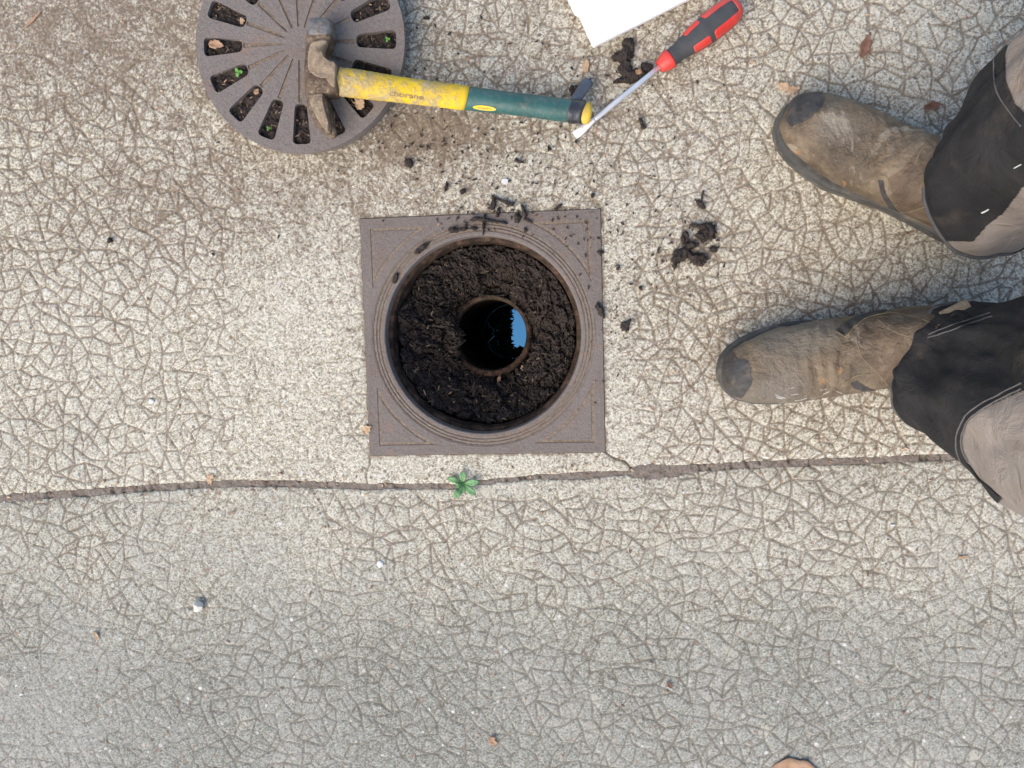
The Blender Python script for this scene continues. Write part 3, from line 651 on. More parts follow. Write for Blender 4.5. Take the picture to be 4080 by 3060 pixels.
# stones
def stone(px, py, r, h, mat, label, seed, name='pebble', cat='pebble'):
    c = P(px, py); rs_ = random.Random(seed); bm = bmesh.new()
    for _ in range(26):
        v = Vector((rs_.gauss(0, 1), rs_.gauss(0, 1), rs_.gauss(0, 1))).normalized(); k = rs_.uniform(.82, 1.08)
        bm.verts.new((c[0] + v.x * r * k, c[1] + v.y * r * .9 * k, max(v.z * k, -.6) * h + h * .6))
    bmesh.ops.convex_hull(bm, input=bm.verts)
    for v in [v for v in bm.verts if not v.link_faces]: bm.verts.remove(v)
    me = bpy.data.meshes.new(name); bm.to_mesh(me); bm.free(); me.materials.append(mat)
    o = bpy.data.objects.new(name, me); COL.objects.link(o); bevel(o, r * .12, 2, 15); return tag(o, label, cat)
stone(793, 2411, .0088, .0070, M['pebble'], 'pale cream pebble alone on the left of the lower slab', 1)
stone(1512, 2248, .0058, .0012, M['chalk'], 'flat white chip on the lower slab below the drain frame', 4)
stone(2010, 722, .0048, .0010, M['chalk'], 'white chalky chip crushed on the concrete above the drain frame', 8)
stone(603, 1600, .0040, .0010, M['chalk'], 'small white chip on the upper slab far left of the drain', 12)
# ------------------------------------------------------------------ clumps of rotted leaf soil on the concrete
def clump(lobes, h, label, seed, z0=0.0, res=.0009, name='soil_clump', cat='soil clump', mat='soil', rag=.85):
    pxs = np.array(lobes, float); pad = pxs[:, 2:4].max() * 1.6
    c0 = P(pxs[:, 0].min() - pad, pxs[:, 1].max() + pad, z0); c1 = P(pxs[:, 0].max() + pad, pxs[:, 1].min() - pad, z0)
    xs = np.arange(c0[0], c1[0], res); ys = np.arange(c0[1], c1[1], res); gx_, gy_ = np.meshgrid(xs, ys)
    qx, qy = proj(np.stack([gx_, gy_, 0 * gx_ + z0], -1)); f = np.full_like(gx_, -1.0)
    for lx, ly, ra, rb, an in lobes:
        a = math.radians(an); u = (qx - lx) * math.cos(a) + (qy - ly) * math.sin(a); v = -(qx - lx) * math.sin(a) + (qy - ly) * math.cos(a)
        f = np.maximum(f, 1 - np.sqrt((u / ra) ** 2 + (v / rb) ** 2))
    f = f + rag * (fbm(gx_ * 230, gy_ * 230, seed, 3, .65) - .52)
    keep = (f[:-1, :-1] > 0) & (f[1:, 1:] > 0) & (f[1:, :-1] > 0) & (f[:-1, 1:] > 0)
    hh = h * np.clip(f * 2.2, 0, 1) ** .6 * (.45 + 1.1 * fbm(gx_ * 260, gy_ * 140, seed + 3, 3)) + .0002
    v = np.stack([gx_, gy_, z0 + hh], -1).reshape(-1, 3); fc = grid_faces(len(ys), len(xs), keep)
    if len(fc) == 0: return None
    v, fc = compact(v, fc); low = v.copy(); low[:, 2] = z0 - .0004; n = len(v)
    # skirt along the ragged border closes the clump
    ed = {}
    for q in fc:
        for i in range(4):
            a, b = int(q[i]), int(q[(i + 1) % 4]); ed[(a, b)] = 1
    sk = [(b, a, a + n, b + n) for (a, b) in ed if (b, a) not in ed]
    o = mesh_obj(name, np.concatenate([v, low]), [tuple(q) for q in fc] + sk, M[mat], None, True)
    return tag(o, label, cat)
CL = [
 ([(2502, 185, 28, 45, 15), (2482, 225, 45, 28, -10), (2495, 280, 32, 50, -10), (2530, 305, 60, 30, -8), (2575, 272, 32, 26, 10), (2485, 322, 45, 10, -8)], .007, 'large black clump of rotted leaves under the screwdriver shaft'),
 ([(2820, 925, 40, 46, 10), (2775, 900, 28, 9, 10), (2795, 945, 30, 14, 20)], .008, 'round shaggy black soil clump nearest the upper boot'),
 ([(2727, 950, 15, 30, 10), (2752, 980, 32, 17, -8), (2718, 1015, 42, 30, -10), (2778, 1034, 42, 28, 10), (2690, 1032, 17, 22, 0), (2688, 1058, 8, 18, 10)], .009, 'widest black soil clump with a raised tail on the concrete right of the drain'),
 ([(2843, 994, 18, 15, 20)], .004, 'thumbnail sized black crumb just right of the widest clump'),
 ([(2490, 1297, 20, 25, 0), (2505, 1280, 18, 8, -40)], .006, 'forked black soil clump below the others right of the drain frame'),
 ([(2390, 1238, 15, 36, -25)], .006, 'dark soil lump overhanging the right edge of the drain frame'),
 ([(2790, 815, 26, 13, 40), (2797, 785, 5, 32, 8)], .005, 'dark torn leaf stalk with shaggy root end above the shaggy clumps'),
 ([(2284, 360, 20, 26, 0)], .006, 'black soil tuft behind the taped hammer end'),
 ([(2556, 492, 10, 22, -25), (2564, 510, 14, 8, 0)], .004, 'curled black flake below the screwdriver shaft'),
 ([(1966, 812, 13, 32, 5), (1985, 845, 8, 22, 10)], .006, 'twisted grey brown leaf curl at the top edge of the drain frame'),
 ([(2010, 805, 45, 8, 24), (2040, 812, 14, 7, -20)], .005, 'bent dark twig lying just above the drain frame'),
 ([(2086, 842, 10, 30, -20)], .006, 'short stubby dark twig crossing the top edge of the drain frame'),
 ([(2062, 868, 15, 20, 10)], .005, 'dark soil knot on the top edge of the drain frame'),
 ([(1895, 873, 26, 9, -15), (1960, 882, 72, 8, 8)], .005, 'long dark horizontal twig on the top of the drain frame'),
 ([(1929, 890, 7, 52, 4)], .007, 'thin upright twig crossing the long twig on the drain frame'),
 ([(1808, 918, 24, 13, 0), (1845, 914, 26, 7, -8)], .005, 'dark torn leaf piece on the ring at the top of the drain frame'),
 ([(1888, 912, 16, 9, 10)], .004, 'small dark crumb on the frame ring beside the upright twig'),
 ([(1680, 990, 42, 11, -40)], .005, 'ragged dark strip lying on the upper left rim of the hole'),
 ([(1575, 1110, 11, 30, 25)], .004, 'dark crumb strip on the left rim of the hole'),
 ([(2103, 880, 20, 8, 25)], .004, 'small dark twig end on the top right of the frame ring'),
 ([(2092, 917, 10, 12, 0)], .004, 'dark crumb on the rings at the top right of the hole'),
 ([(1629, 650, 18, 20, 20)], .006, 'fibrous black crumb below the round cover edge'),
 ([(1778, 745, 8, 20, 10)], .004, 'oval dark flake on the concrete between cover and drain frame'),
 ([(1845, 762, 15, 12, -20)], .004, 'rounded black crumb between the cover and the drain frame'),
 ([(2068, 645, 22, 6, 10), (2055, 637, 8, 8, 0)], .003, 'thin black splinter on the concrete above the drain frame'),
 ([(2185, 590, 4, 20, 6)], .003, 'upright black needle on the concrete below the hammer grip'),
 ([(2228, 822, 18, 8, -35), (2215, 835, 10, 8, 0)], .004, 'dark frayed crumb above the top right frame corner'),
 ([(2361, 782, 9, 12, 10)], .004, 'single dark brown pellet by the top right frame corner'),
 ([(2295, 567, 8, 9, 0)], .004, 'single dark pellet just below the screwdriver tip'),
 ([(2393, 1006, 15, 9, 0)], .004, 'reddish brown crumb on the upper right edge of the drain frame'),
 ([(2623, 998, 5, 16, 5)], .003, 'upright dark splinter left of the widest clump'),
 ([(2463, 1068, 8, 14, 25)], .004, 'dark bent crumb beside the right edge of the drain frame'),
 ([(2516, 1132, 14, 5, -5)], .003, 'dark dash shaped crumb between the widest and forked clumps'),
 ([(2552, 1148, 9, 10, 0)], .003, 'dark knobbly crumb below the widest clump'),
 ([(440, 958, 13, 13, 10)], .004, 'lone black crumb on the far left of the upper slab'),
 ([(1700, 72, 14, 7, -5)], .003, 'lone black chip right of the round cover'),
]
for i, (lb, h, lab) in enumerate(CL): clump(lb, h, lab, 100 + i, z0=.0004)
# crumbs too small to count
cr = []
rg_ = random.Random(5)
def scatter(n, cx, cy, sx, sy):
    for _ in range(n):
        a, b = rg_.gauss(cx, sx), rg_.gauss(cy, sy); p = P(a, b); cr.append((p[0], p[1], max(ZG(p[0], p[1]) if max(abs(p[0]), abs(p[1])) > A else 0, -.001)))
scatter(120, 2080, 700, 260, 110); scatter(50, 2030, 870, 230, 40); scatter(60, 2600, 1020, 180, 140); scatter(70, 1700, 560, 220, 70); scatter(60, 2350, 420, 260, 140); scatter(30, 2420, 1250, 60, 200); scatter(50, 1650, 300, 120, 200); scatter(12, 2300, 960, 60, 60); scatter(14, 900, 700, 500, 250)
cr = [p for p in cr if np.hypot(p[0], p[1]) > .127 and np.hypot(p[0] - lc[0], p[1] - lc[1]) > RL + .002]
slivers('soil_crumb', cr, (.0012, .0055), (.0008, .0028), [M['fibre_dark'], M['soil']], (2, 3), 'black soil crumbs sprinkled over the concrete round the drain', 6, .2)
ch = []
for _ in range(330):
    a, b = rg_.uniform(-100, 4150), rg_.uniform(-80, 3100)
    if rg_.random() < .35: b = np.interp(a, JX, JY) + rg_.gauss(0, 40)
    p = P(a, b)
    if np.hypot(p[0], p[1]) > .126 and np.hypot(p[0] - lc[0], p[1] - lc[1]) > RL + .002: ch.append((p[0], p[1], max(ZG(p[0], p[1]), -.003) if max(abs(p[0]), abs(p[1])) > A else 0.0))
slivers('leaf_chip', ch, (.002, .0058), (.0012, .0030), [M['leaf'], M['leaf_tan'], M['leaf_red'], M['chalk']], (4, 2.5, 2.5, .7), 'tiny orange and tan leaf chips scattered on the concrete', 8, .1)

# ------------------------------------------------------------------ hammer
ham = empty('claw_hammer', P(1300, 330, ZL), 'claw hammer with yellow and green handle and rusty head resting on the round cover', 'hammer')
ZH0, ZH1 = .0535, .0235
hpx = np.array([(1352, 326, 52), (1420, 334, 53), (1640, 364, 47), (1857, 391, 46), (2002, 408, 43), (2255, 440, 43.5), (2349, 452, 42)], float)
def hz_(px): return ZH0 + (ZH1 - ZH0) * (px - 1300) / (2349 - 1300)
hc = np.array([[*P(a, b, hz_(a))[:2], hz_(a), r * mmpx(hz_(a))] for a, b, r in hpx])
hs = np.concatenate([[0], np.cumsum(np.linalg.norm(np.diff(hc[:, :3], axis=0), axis=1))])
def hpt(px, th_, off=0.0):
    c = np.array([np.interp(px, hpx[:, 0], hc[:, k]) for k in range(4)])
    ax = hc[-1, :3] - hc[0, :3]; ax /= np.linalg.norm(ax); sd = np.cross((0, 0, 1), ax); sd /= np.linalg.norm(sd); up_ = np.cross(ax, sd)
    r = c[3] + off; return c[:3] + sd * r * math.cos(th_) + up_ * r * .86 * math.sin(th_)
def hband(px0, px1, n, off=0.0, shift=lambda t: 0.0, nn=40):
    return [[hpt(px + shift(t), t, off(px) if callable(off) else off) for t in np.linspace(0, 2 * math.pi, nn, endpoint=False)] for px in np.linspace(px0, px1, n)]
hb = MB(); hb.loft(hband(1340, 1866, 40, lambda p: .0003 + (.0005 * math.sin(p * .21) + .0005) * max(0, (1560 - p) / 200), lambda t: -6 + 8 * math.sin(-t + 2.4))); hb.build('handle', m_handle(), ham, True)
hb = MB(); hb.loft(hband(1800, 2300, 30, 0)); hb.build('grip', M['green'], ham, True)
rgs = hband(2296, 2338, 5, -.0002); c_ = np.mean(rgs[-1], 0); rgs += [[c_ + (np.array(q) - c_) * s_ + (hc[-1, :3] - hc[0, :3]) / np.linalg.norm(hc[-1, :3] - hc[0, :3]) * d_ for q in rgs[-1]] for s_, d_ in ((.93, .003), (.75, .0048), (.4, .0056))]
hb = MB(); hb.loft(rgs); hb.build('end_cap', M['capyellow'], ham, True)
hb = MB(); hb.loft(hband(2266, 2322, 8, lambda p: .0009 + .0003 * math.sin(p), lambda t: 7 * math.sin(t * 2 + .5)), True, True); hb.build('tape_wrap', M['tape'], ham, True)
tp = [P(2282, 425, .026), P(2296, 395, .022), P(2318, 362, .0165), P(2340, 330, .013), P(2346, 321, .0125)]
hb = MB(); hb.tube(tp, [.0062, .0064, .0066, .0070, .0058], 16, flat=.75); hb.build('tape_tail', M['tag'], ham, True)
ob = MB(); lab_ = []
for t in np.linspace(0, 2 * math.pi, 36, endpoint=False): lab_.append(hpt(1935 + 46 * math.cos(t), 2 * math.pi - math.radians(52) + .30 * math.sin(t) * 1.0 + math.pi * 0, .0006))
# the label sits on the lower, camera-facing side of the grip
lab_ = [hpt(1935 + 46 * math.cos(t), math.radians(142) + .26 * math.sin(t), .0007) for t in np.linspace(0, 2 * math.pi, 36, endpoint=False)]
ob.add(lab_, [tuple(range(36))])
lo = ob.build('label', M['yellow'], ham)
def wrap_text(txt, px0, px1, th_c, thh, name, mat, flip=False):
    cu = bpy.data.curves.new('t', 'FONT'); cu.body = txt; cu.size = 1.0; cu.offset = .02; to = bpy.data.objects.new('t', cu); COL.objects.link(to)
    me = bpy.data.meshes.new_from_object(to.evaluated_get(bpy.context.evaluated_depsgraph_get())); bpy.data.objects.remove(to); bpy.data.curves.remove(cu)
    bm = bmesh.new(); bm.from_mesh(me); bmesh.ops.triangulate(bm, faces=bm.faces)
    xs = [v.co.x for v in bm.verts]; ys = [v.co.y for v in bm.verts]; x0, x1, y0, y1 = min(xs), max(xs), min(ys), max(ys)
    for v in bm.verts:
        u = (v.co.x - x0) / (x1 - x0); q = (v.co.y - y0) / (y1 - y0)
        if flip: u, q = 1 - u, 1 - q
        v.co = Vector([float(k) for k in hpt(px0 + (px1 - px0) * u, th_c + thh * (.5 - q), .0010)])
    bmesh.ops.recalc_face_normals(bm, faces=bm.faces); bm.to_mesh(me); bm.free(); me.materials.clear(); me.materials.append(mat)
    o = bpy.data.objects.new(name, me); COL.objects.link(o); o.parent = ham; o.matrix_parent_inverse = ham.matrix_world.inverted(); return o
wrap_text('cborane', 1560, 1694, math.radians(122), .42, 'printed_word', M['ink'])
wrap_text('nylex', 1907, 1962, math.radians(142), .16, 'printed_word', M['ink'], True)
# head: sections across the head, from the striking face to the claw tips (crop pixels of the traced side view)
HZ = ZH0 + .001
def hp(cx, cy, z_): return P(1200 + cx / 3.318, 60 + cy / 3.318, z_)
def head_loft(secs, mat, name, nn=28, ex=.32):
    rings = []
    for cy, x0, x1, tk, zc in secs:
        c = (x0 + x1) / 2; hw = (x1 - x0) / 2; rg2 = []
        for t in np.linspace(0, 2 * math.pi, nn, endpoint=False):
            a = math.copysign(abs(math.cos(t)) ** ex, math.cos(t)); b = math.copysign(abs(math.sin(t)) ** ex, math.sin(t))
            rg2.append(hp(c + hw * a, cy, HZ) + np.array([0, 0, zc + tk / 2 * b]))
        rings.append(rg2)
    mb = MB(); mb.loft(rings); o = mb.build(name, mat, ham, True); o.data.set_sharp_from_angle(angle=math.radians(32)); return o
head_loft([(82, 150, 390, .018, 0), (88, 118, 420, .025, 0), (110, 104, 434, .028, 0), (160, 100, 441, .0295, 0), (250, 100, 440, .0295, 0), (290, 100, 438, .029, 0), (318, 98, 432, .027, 0)], M['steel_face'], 'striking_face', 32, .62)
head_loft([(296, 104, 428, .0255, 0), (340, 96, 430, .025, 0), (400, 92, 415, .0235, 0), (470, 88, 388, .0225, 0), (540, 84, 356, .0225, 0), (590, 82, 362, .024, 0), (640, 80, 430, .0275, 0), (675, 80, 498, .029, 0), (720, 80, 514, .030, 0), (860, 82, 520, .030, 0), (980, 84, 526, .0295, 0), (1040, 84, 520, .0285, 0), (1066, 84, 490, .026, 0), (1084, 84, 345, .025, 0), (1130, 92, 345, .0255, 0), (1180, 106, 372, .026, 0)], M['steel_head'], 'head')
for sg in (1, -1):
    head_loft([(1080, 86, 340, .012, .0062 * sg), (1180, 106, 378, .0112, .0068 * sg), (1280, 132, 398, .0102, .0075 * sg), (1380, 172, 414, .0092, .0080 * sg), (1480, 232, 432, .0078, .0084 * sg), (1550, 286, 440, .0062, .0086 * sg), (1595, 335, 430, .0042, .0086 * sg), (1608, 360, 410, .002, .0086 * sg)], M['steel_head'], 'claw', 20, .6)
def cheek(poly, z0, z1, name):
    # traced outline on the upper side of the head, eased at the rim
    c = np.mean(poly, 0); q = catmull(np.array(poly + [poly[0]], float), len(poly) * 5)[:-1]; rings = []
    for s_, dz in ((1.0, z0), (.99, z1 - .0006), (.955, z1 - .0001), (.90, z1)):
        rings.append([hp(*(c + (p - c) * s_), HZ) + np.array([0, 0, dz]) for p in q])
    if np.cross(rings[0][1] - rings[0][0], rings[0][2] - rings[0][1])[2] < 0: rings = [r[::-1] for r in rings]
    mb = MB(); mb.loft(rings, False, True); return mb.build(name, M['cheek'], ham, True)
cheek([(190, 440), (250, 408), (392, 398), (372, 470), (345, 545), (352, 600), (410, 655), (500, 690), (512, 800), (500, 1000), (420, 950), (392, 892), (300, 882), (205, 828), (155, 765), (150, 640), (165, 510)], .008, .0166, 'cheek')
cheek([(165, 1100), (240, 1084), (330, 1086), (330, 1140), (345, 1230), (380, 1360), (412, 1490), (385, 1570), (300, 1470), (215, 1310), (165, 1180)], .008, .0142, 'claw_face')

# ------------------------------------------------------------------ screwdriver
sd_ = empty('screwdriver', P(2480, 400, 0), 'flat blade screwdriver with red and dark grey handle beside the white panel', 'screwdriver')
def cpt(x, y, z_): return P(2200 + x / 2.572, y / 2.572, z_)
T0 = cpt(228, 1392, .0022); T1 = cpt(1095, 690, .0148); T2 = cpt(1925, 40, .0172)
ax = (T1 - T0); Ls = np.linalg.norm(ax); ax /= Ls; sdv = np.cross((0, 0, 1), ax); sdv /= np.linalg.norm(sdv); upv = np.cross(ax, sdv)
def rad(px, z_=.012): return px / 2.572 * mmpx(z_) / 2
def ringat(c, a, b, n=24, ex=1.0):
    return [c + sdv * a * math.copysign(abs(math.cos(t)) ** ex, math.cos(t)) + upv * b * math.copysign(abs(math.sin(t)) ** ex, math.sin(t)) for t in np.linspace(0, 2 * math.pi, n, endpoint=False)]
rs = rad(52)
mb = MB(); mb.loft([ringat(T0 + ax * Ls * .235, rs * .97, rs * .97), ringat(T0 + ax * Ls * .26, rs, rs), ringat(T1 + ax * .01, rs, rs)]); mb.build('shaft', M['chrome'], sd_, True)
mb = MB(); mb.loft([ringat(T0, rad(78), .0005, 24, .5), ringat(T0 + ax * Ls * .05, rad(86), .0009, 24, .5), ringat(T0 + ax * Ls * .11, rad(84), .0015, 24, .6), ringat(T0 + ax * Ls * .17, rad(66), .0021, 24, .8), ringat(T0 + ax * Ls * .23, rs * .99, rs * .99), ringat(T0 + ax * Ls * .25, rs * .99, rs * .99)]); mb.build('blade', M['bluntsteel'], sd_, True)
axh = T2 - T1; Lh = np.linalg.norm(axh); axh /= Lh; sdh = np.cross((0, 0, 1), axh); sdh /= np.linalg.norm(sdh); uph = np.cross(axh, sdh)
hpf = [(0, 112), (.04, 150), (.10, 186), (.145, 200), (.15, 176), (.20, 172), (.26, 178), (.34, 206), (.45, 246), (.55, 268), (.66, 276), (.78, 274), (.87, 258), (.94, 214), (.98, 150), (1.0, 60)]
hpf = np.array(hpf, float)
def hr(s_): return rad(np.interp(s_, hpf[:, 0], hpf[:, 1]), .016)
def hpt2(s_, t, off=0.0):
    r = hr(s_) + off; return T1 + axh * Lh * s_ + sdh * r * math.cos(t) + uph * r * .93 * math.sin(t)
def hrings(s0, s1, n, off=0.0): return [[hpt2(s_, t, off) for t in np.linspace(0, 2 * math.pi, 48, endpoint=False)] for s_ in np.linspace(s0, s1, n)]
mb = MB(); mb.loft(hrings(0, .147, 10)); mb.build('collar', M['red'], sd_, True)
mb = MB(); mb.loft(hrings(.15, .955, 40)); mb.build('grip', M['rubber'], sd_, True)
mb = MB(); mb.loft(hrings(.925, 1.0, 12, .0005)); mb.build('end_cap', M['red'], sd_, True)
def hpatch(s0, s1, tc, tw, name, round0=True, round1=True):
    nu, nv = 36, 18; g = []
    for u in np.linspace(0, 1, nu):
        e = 1.0
        if round0: e = min(e, math.sqrt(max(0, 1 - max(0, 1 - u / .10) ** 2)))
        if round1: e = min(e, math.sqrt(max(0, 1 - max(0, 1 - (1 - u) / .10) ** 2)))
        for v in np.linspace(-1, 1, nv): g.append(hpt2(s0 + (s1 - s0) * u, tc + tw * v * (.55 + .45 * e), .0006 * (1 - abs(v) ** 6) * min(1, e + .2) - .00005))
    mesh_obj(name, g, grid_faces(nu, nv), M['red'], sd_)
for tc in (32, 148, 212, 328):
    hpatch(.365, .555, math.radians(tc), math.radians(24), 'inlay'); hpatch(.605, .94, math.radians(tc), math.radians(27), 'inlay', True, False)

# ------------------------------------------------------------------ white plastic panel
c0 = P(2363, 186, .014)[:2]; cu_ = P(2280, 0, .014)[:2] - c0; cv_ = P(2848, 0, .014)[:2] - c0
cu_ /= np.linalg.norm(cu_); cv_ -= cu_ * (cu_ @ cv_) * 1.0; cv_ /= np.linalg.norm(cv_)
wp_ = empty('plastic_panel', (*c0, 0), 'glossy white plastic panel poking in at the top beside the screwdriver', 'plastic panel')
def wq(a, b): return tuple(c0 + cv_ * a + cu_ * b)
mb = MB(); mb.extrude([wq(0, 0), wq(.36, 0), wq(.36, .30), wq(-.004, .30), wq(-.004, .044), wq(0, .040)], .0045, .015)
bevel(mb.build('sheet', M['white'], wp_), .0042, 4)
mb = MB()
mb.extrude([wq(.006, .006), wq(.35, .006), wq(.35, .29), wq(.006, .29)], .0006, .0046, holes=[[wq(.010, .010), wq(.010, .286), wq(.346, .286), wq(.346, .010)]])
mb.build('rim', M['white'], wp_)

# ------------------------------------------------------------------ person standing at the right: boots and trouser legs
person = empty('person', P(3900, 1100, 0), 'standing person in worn brown boots and charcoal and grey work trousers', 'person')
SEC = np.array([
 # ut, zt, ub, zb, hw
 [.3005, .040, .3005, .036, .004], [.2985, .052, .298, .028, .018], [.290, .063, .289, .024, .0300], [.274, .071, .271, .023, .0395], [.248, .0755, .242, .023, .0470], [.217, .080, .208, .024, .0505], [.187, .088, .174, .026, .0500], [.161, .101, .139, .028, .0490], [.143, .114, .101, .031, .0485], [.130, .124, .058, .032, .0480], [.121, .131, .024, .036, .0460], [.116, .136, .016, .055, .0430], [.113, .140, .018, .080, .0410], [.112, .144, .020, .105, .0400], [.112, .148, .022, .125, .0390]])
class Boot:
    def __init__(s, toe, heel, zt, side, seed, L=None):
        s.toe = P(*toe, .03)[:2]; hl = P(*heel, .0)[:2]; d = s.toe - hl; s.L = L or np.linalg.norm(d); s.d = d / np.linalg.norm(d); s.h = s.toe - s.d * s.L
        s.k = s.L / .3005; s.n = np.array([-s.d[1], s.d[0]]); s.side = side; s.seed = seed
    def world(s, u, v, z_):
        v = v * .87 + s.side * .010 * (np.maximum(u, 0) / .3) ** 2.2 - s.side * .004
        return np.stack([s.h[0] + (u * s.d[0] + v * s.n[0]) * s.k, s.h[1] + (u * s.d[1] + v * s.n[1]) * s.k, z_ * s.k + 0 * u], -1)
    def surf(s, nt, na, off=0.0):
        C = catmull(SEC, nt); t = np.linspace(0, 1, nt)[:, None]; ph = np.linspace(0, 2 * np.pi, na, endpoint=False)[None, :]
        c = np.cos(ph); q = np.sin(ph); al = np.sign(c) * np.abs(c) ** .85; la = np.sign(q) * np.abs(q) ** .80
        mid_u = (C[:, 0:1] + C[:, 2:3]) / 2; mid_z = (C[:, 1:2] + C[:, 3:4]) / 2
        fr_ = 1 - sstep(.55, .75, t)
        u = mid_u + (C[:, 0:1] - C[:, 2:3]) / 2 * al; zz = mid_z + (C[:, 1:2] - C[:, 3:4]) / 2 * al
        v = np.maximum(C[:, 4:5], .002) * la * (1 - .10 * al * fr_)
        sd2 = s.seed
        wr = .0026 * (fbm(u * 38 + 7 * sd2, v * 26 + zz * 30, sd2, 3) - .5) * 2 + .0007 * (fbm(u * 140, v * 140 + zz * 90, sd2 + 4, 2) - .5) * 2
        flex = np.exp(-((u - .195) / .03) ** 2); wr = wr + .0024 * flex * np.sin(u * 480 + 5 * (fbm(v * 30 + 3, u * 10, sd2, 2) - .5) * 4) * np.clip(al, 0, 1)
        ank = np.exp(-((u - .125) / .022) ** 2) * np.clip(al, 0, 1); wr = wr + .0013 * ank * np.sin(zz * 190 + 6 * vnoise(v * 40, u * 9, sd2))
        du = al * np.sign(1) ; nrm = np.stack([(C[:, 0:1] - C[:, 2:3]) * al * .5 / .05, la + 0 * al * C[:, 0:1], (C[:, 1:2] - C[:, 3:4]) * al * .5 / .05], -1)
        nrm /= np.linalg.norm(nrm, axis=-1, keepdims=True) + 1e-9
        wr = (wr + off) * sstep(0, .06, t)
        return s.world(u + nrm[..., 0] * wr, v + nrm[..., 1] * wr, zz + nrm[..., 2] * wr)
def facing(S_):
    du = np.roll(S_, -1, 1) - np.roll(S_, 1, 1); dt = np.gradient(S_, axis=0); n = np.cross(du, dt); n /= np.linalg.norm(n, axis=-1, keepdims=True) + 1e-12
    c = S_.reshape(-1, 3).mean(0); 
    if np.mean(np.sum(n * (S_ - S_.mean(1, keepdims=True)), -1)) < 0: n = -n
    return n, np.sum(n * (CAM - S_), -1) > 0
def patch(S_, poly, off, name, mat, parent, jag=0, seed=0, label=None, wrapz=None):
    n, fc = facing(S_); px, py = proj(S_); jx = jag * (fbm(S_[..., 0] * 260, S_[..., 1] * 260, seed, 3) - .5) * 2
    inside = inpoly(px + jx, py + jag * (fbm(S_[..., 0] * 260 + 9, S_[..., 1] * 260, seed + 5, 3) - .5) * 2, poly) & fc
    if wrapz: inside |= (~fc) & (S_[..., 2] < wrapz)
    i2 = np.roll(inside, -1, 1); keep = (inside & i2)[:-1] & (inside & i2)[1:]
    v = (S_ + n * off).reshape(-1, 3); f = grid_faces(S_.shape[0], S_.shape[1], keep, wrap=True)
    if len(f) == 0: print('EMPTY PATCH', name); return None
    v, f = compact(v, f); o = mesh_obj(name, v, f, mat, parent)
    if label: o['label'] = label
    return o
def on_surf(S_, pts_, off=.0006, per=10):
    n, fc = facing(S_); px, py = proj(S_); q = catmull(np.array(pts_, float), per * len(pts_)); out = []
    bad = np.where(fc, 0, 1e6)
    for a, b in q:
        k = np.argmin((px - a) ** 2 + (py - b) ** 2 + bad); i, j = divmod(k, S_.shape[1]); out.append(S_[i, j] + n[i, j] * off)
    out = np.array(out); 
    for _ in range(2): out[1:-1] = (out[:-2] + 2 * out[1:-1] + out[2:]) / 4
    return out
def make_boot(bt, label):
    S_ = bt.surf(110, 120)
    up = mesh_obj('boot', S_.reshape(-1, 3), grid_faces(110, 120, wrap=True)[:, ::-1], M['leather'], person); up['label'] = label
    # sole: outline stepped in rings with a welt
    us = np.linspace(0, 1, 40); ug = (1 - np.cos(us * np.pi)) / 2 * .303 - .001
    hw = np.interp(ug, [-.001, .004, .015, .035, .07, .11, .15, .19, .215, .245, .27, .287, .297, .302], [.004, .017, .029, .036, .0385, .037, .038, .0455, .0500, .0475, .0410, .0320, .0205, .004]) + .0028
    rings = []
    for zz, e in ((0.0, -.003), (.0025, 0), (.010, .0004), (.0105, -.0008), (.0125, -.0008), (.013, .0004), (.021, .0004), (.0215, -.0006), (.0235, -.0006), (.024, .0018), (.0275, .0016), (.0285, -.004)):
        o1 = [bt.world(np.float64(u), np.float64(max(h + e, .002)), np.float64(zz + .0004)) for u, h in zip(ug, hw)]; o2 = [bt.world(np.float64(u), np.float64(-max(h + e, .002)), np.float64(zz + .0004)) for u, h in zip(ug[::-1], hw[::-1])]
        rings.append(o1 + o2)
    mb = MB(); mb.loft(rings, True, True); mb.build('sole', M['sole'], up, True)
    return up, bt.surf(420, 420)
b1 = Boot((2872, 1478), (3880, 1335), 0, 1, 3, .298); upA, SA = make_boot(b1, 'brown boot with worn dark toe nearest the drain')
b2 = Boot((3112, 468), (3935, 905), 0, -1, 8, .292); upB, SB = make_boot(b2, 'brown boot with worn dark toe patch at the upper right')
cA = lambda L: [(2820 + x / 1.746, 1100 + y / 1.746) for x, y in L]
cB = lambda L: [(3080 + x / 1.659, y / 1.659) for x, y in L]
patch(SA, cA([(40, 540), (170, 520), (215, 580), (280, 590), (300, 640), (315, 720), (285, 790), (235, 850), (150, 830), (60, 760)]), .0009, 'toe_cap', M['toecap'], upA, 5, 3)
patch(SB, cB([(100, 680), (200, 600), (310, 585), (345, 650), (325, 700), (260, 780), (190, 815), (120, 840), (90, 790)]), .0009, 'toe_cap', M['toecap'], upB, 5, 4)
patch(SA, cA([(895, 375), (930, 335), (1060, 262), (1250, 215), (1250, 245), (1120, 290), (1020, 340), (975, 400), (940, 412)]), .0005, 'elastic_gusset', M['elastic'], upA, 2, 5)
patch(SA, cA([(985, 745), (1035, 722), (1100, 765), (1175, 798), (1080, 800), (1010, 780)]), .0005, 'elastic_gusset', M['elastic'], upA, 2, 6)
patch(SB, cB([(690, 1190), (735, 1190), (750, 1280), (820, 1380), (900, 1460), (1010, 1560), (1000, 1600), (860, 1500), (770, 1390), (705, 1270)]), .0005, 'elastic_gusset', M['elastic'], upB, 2, 7)
patch(SA, cA([(1045, 390), (1110, 300), (1280, 250), (1500, 215), (1750, 215), (1750, 520), (1400, 830), (1290, 800), (1180, 690), (1100, 590), (1060, 480)]), .0006, 'quarter_panel', M['shaft_leather'], upA, 2, 15)
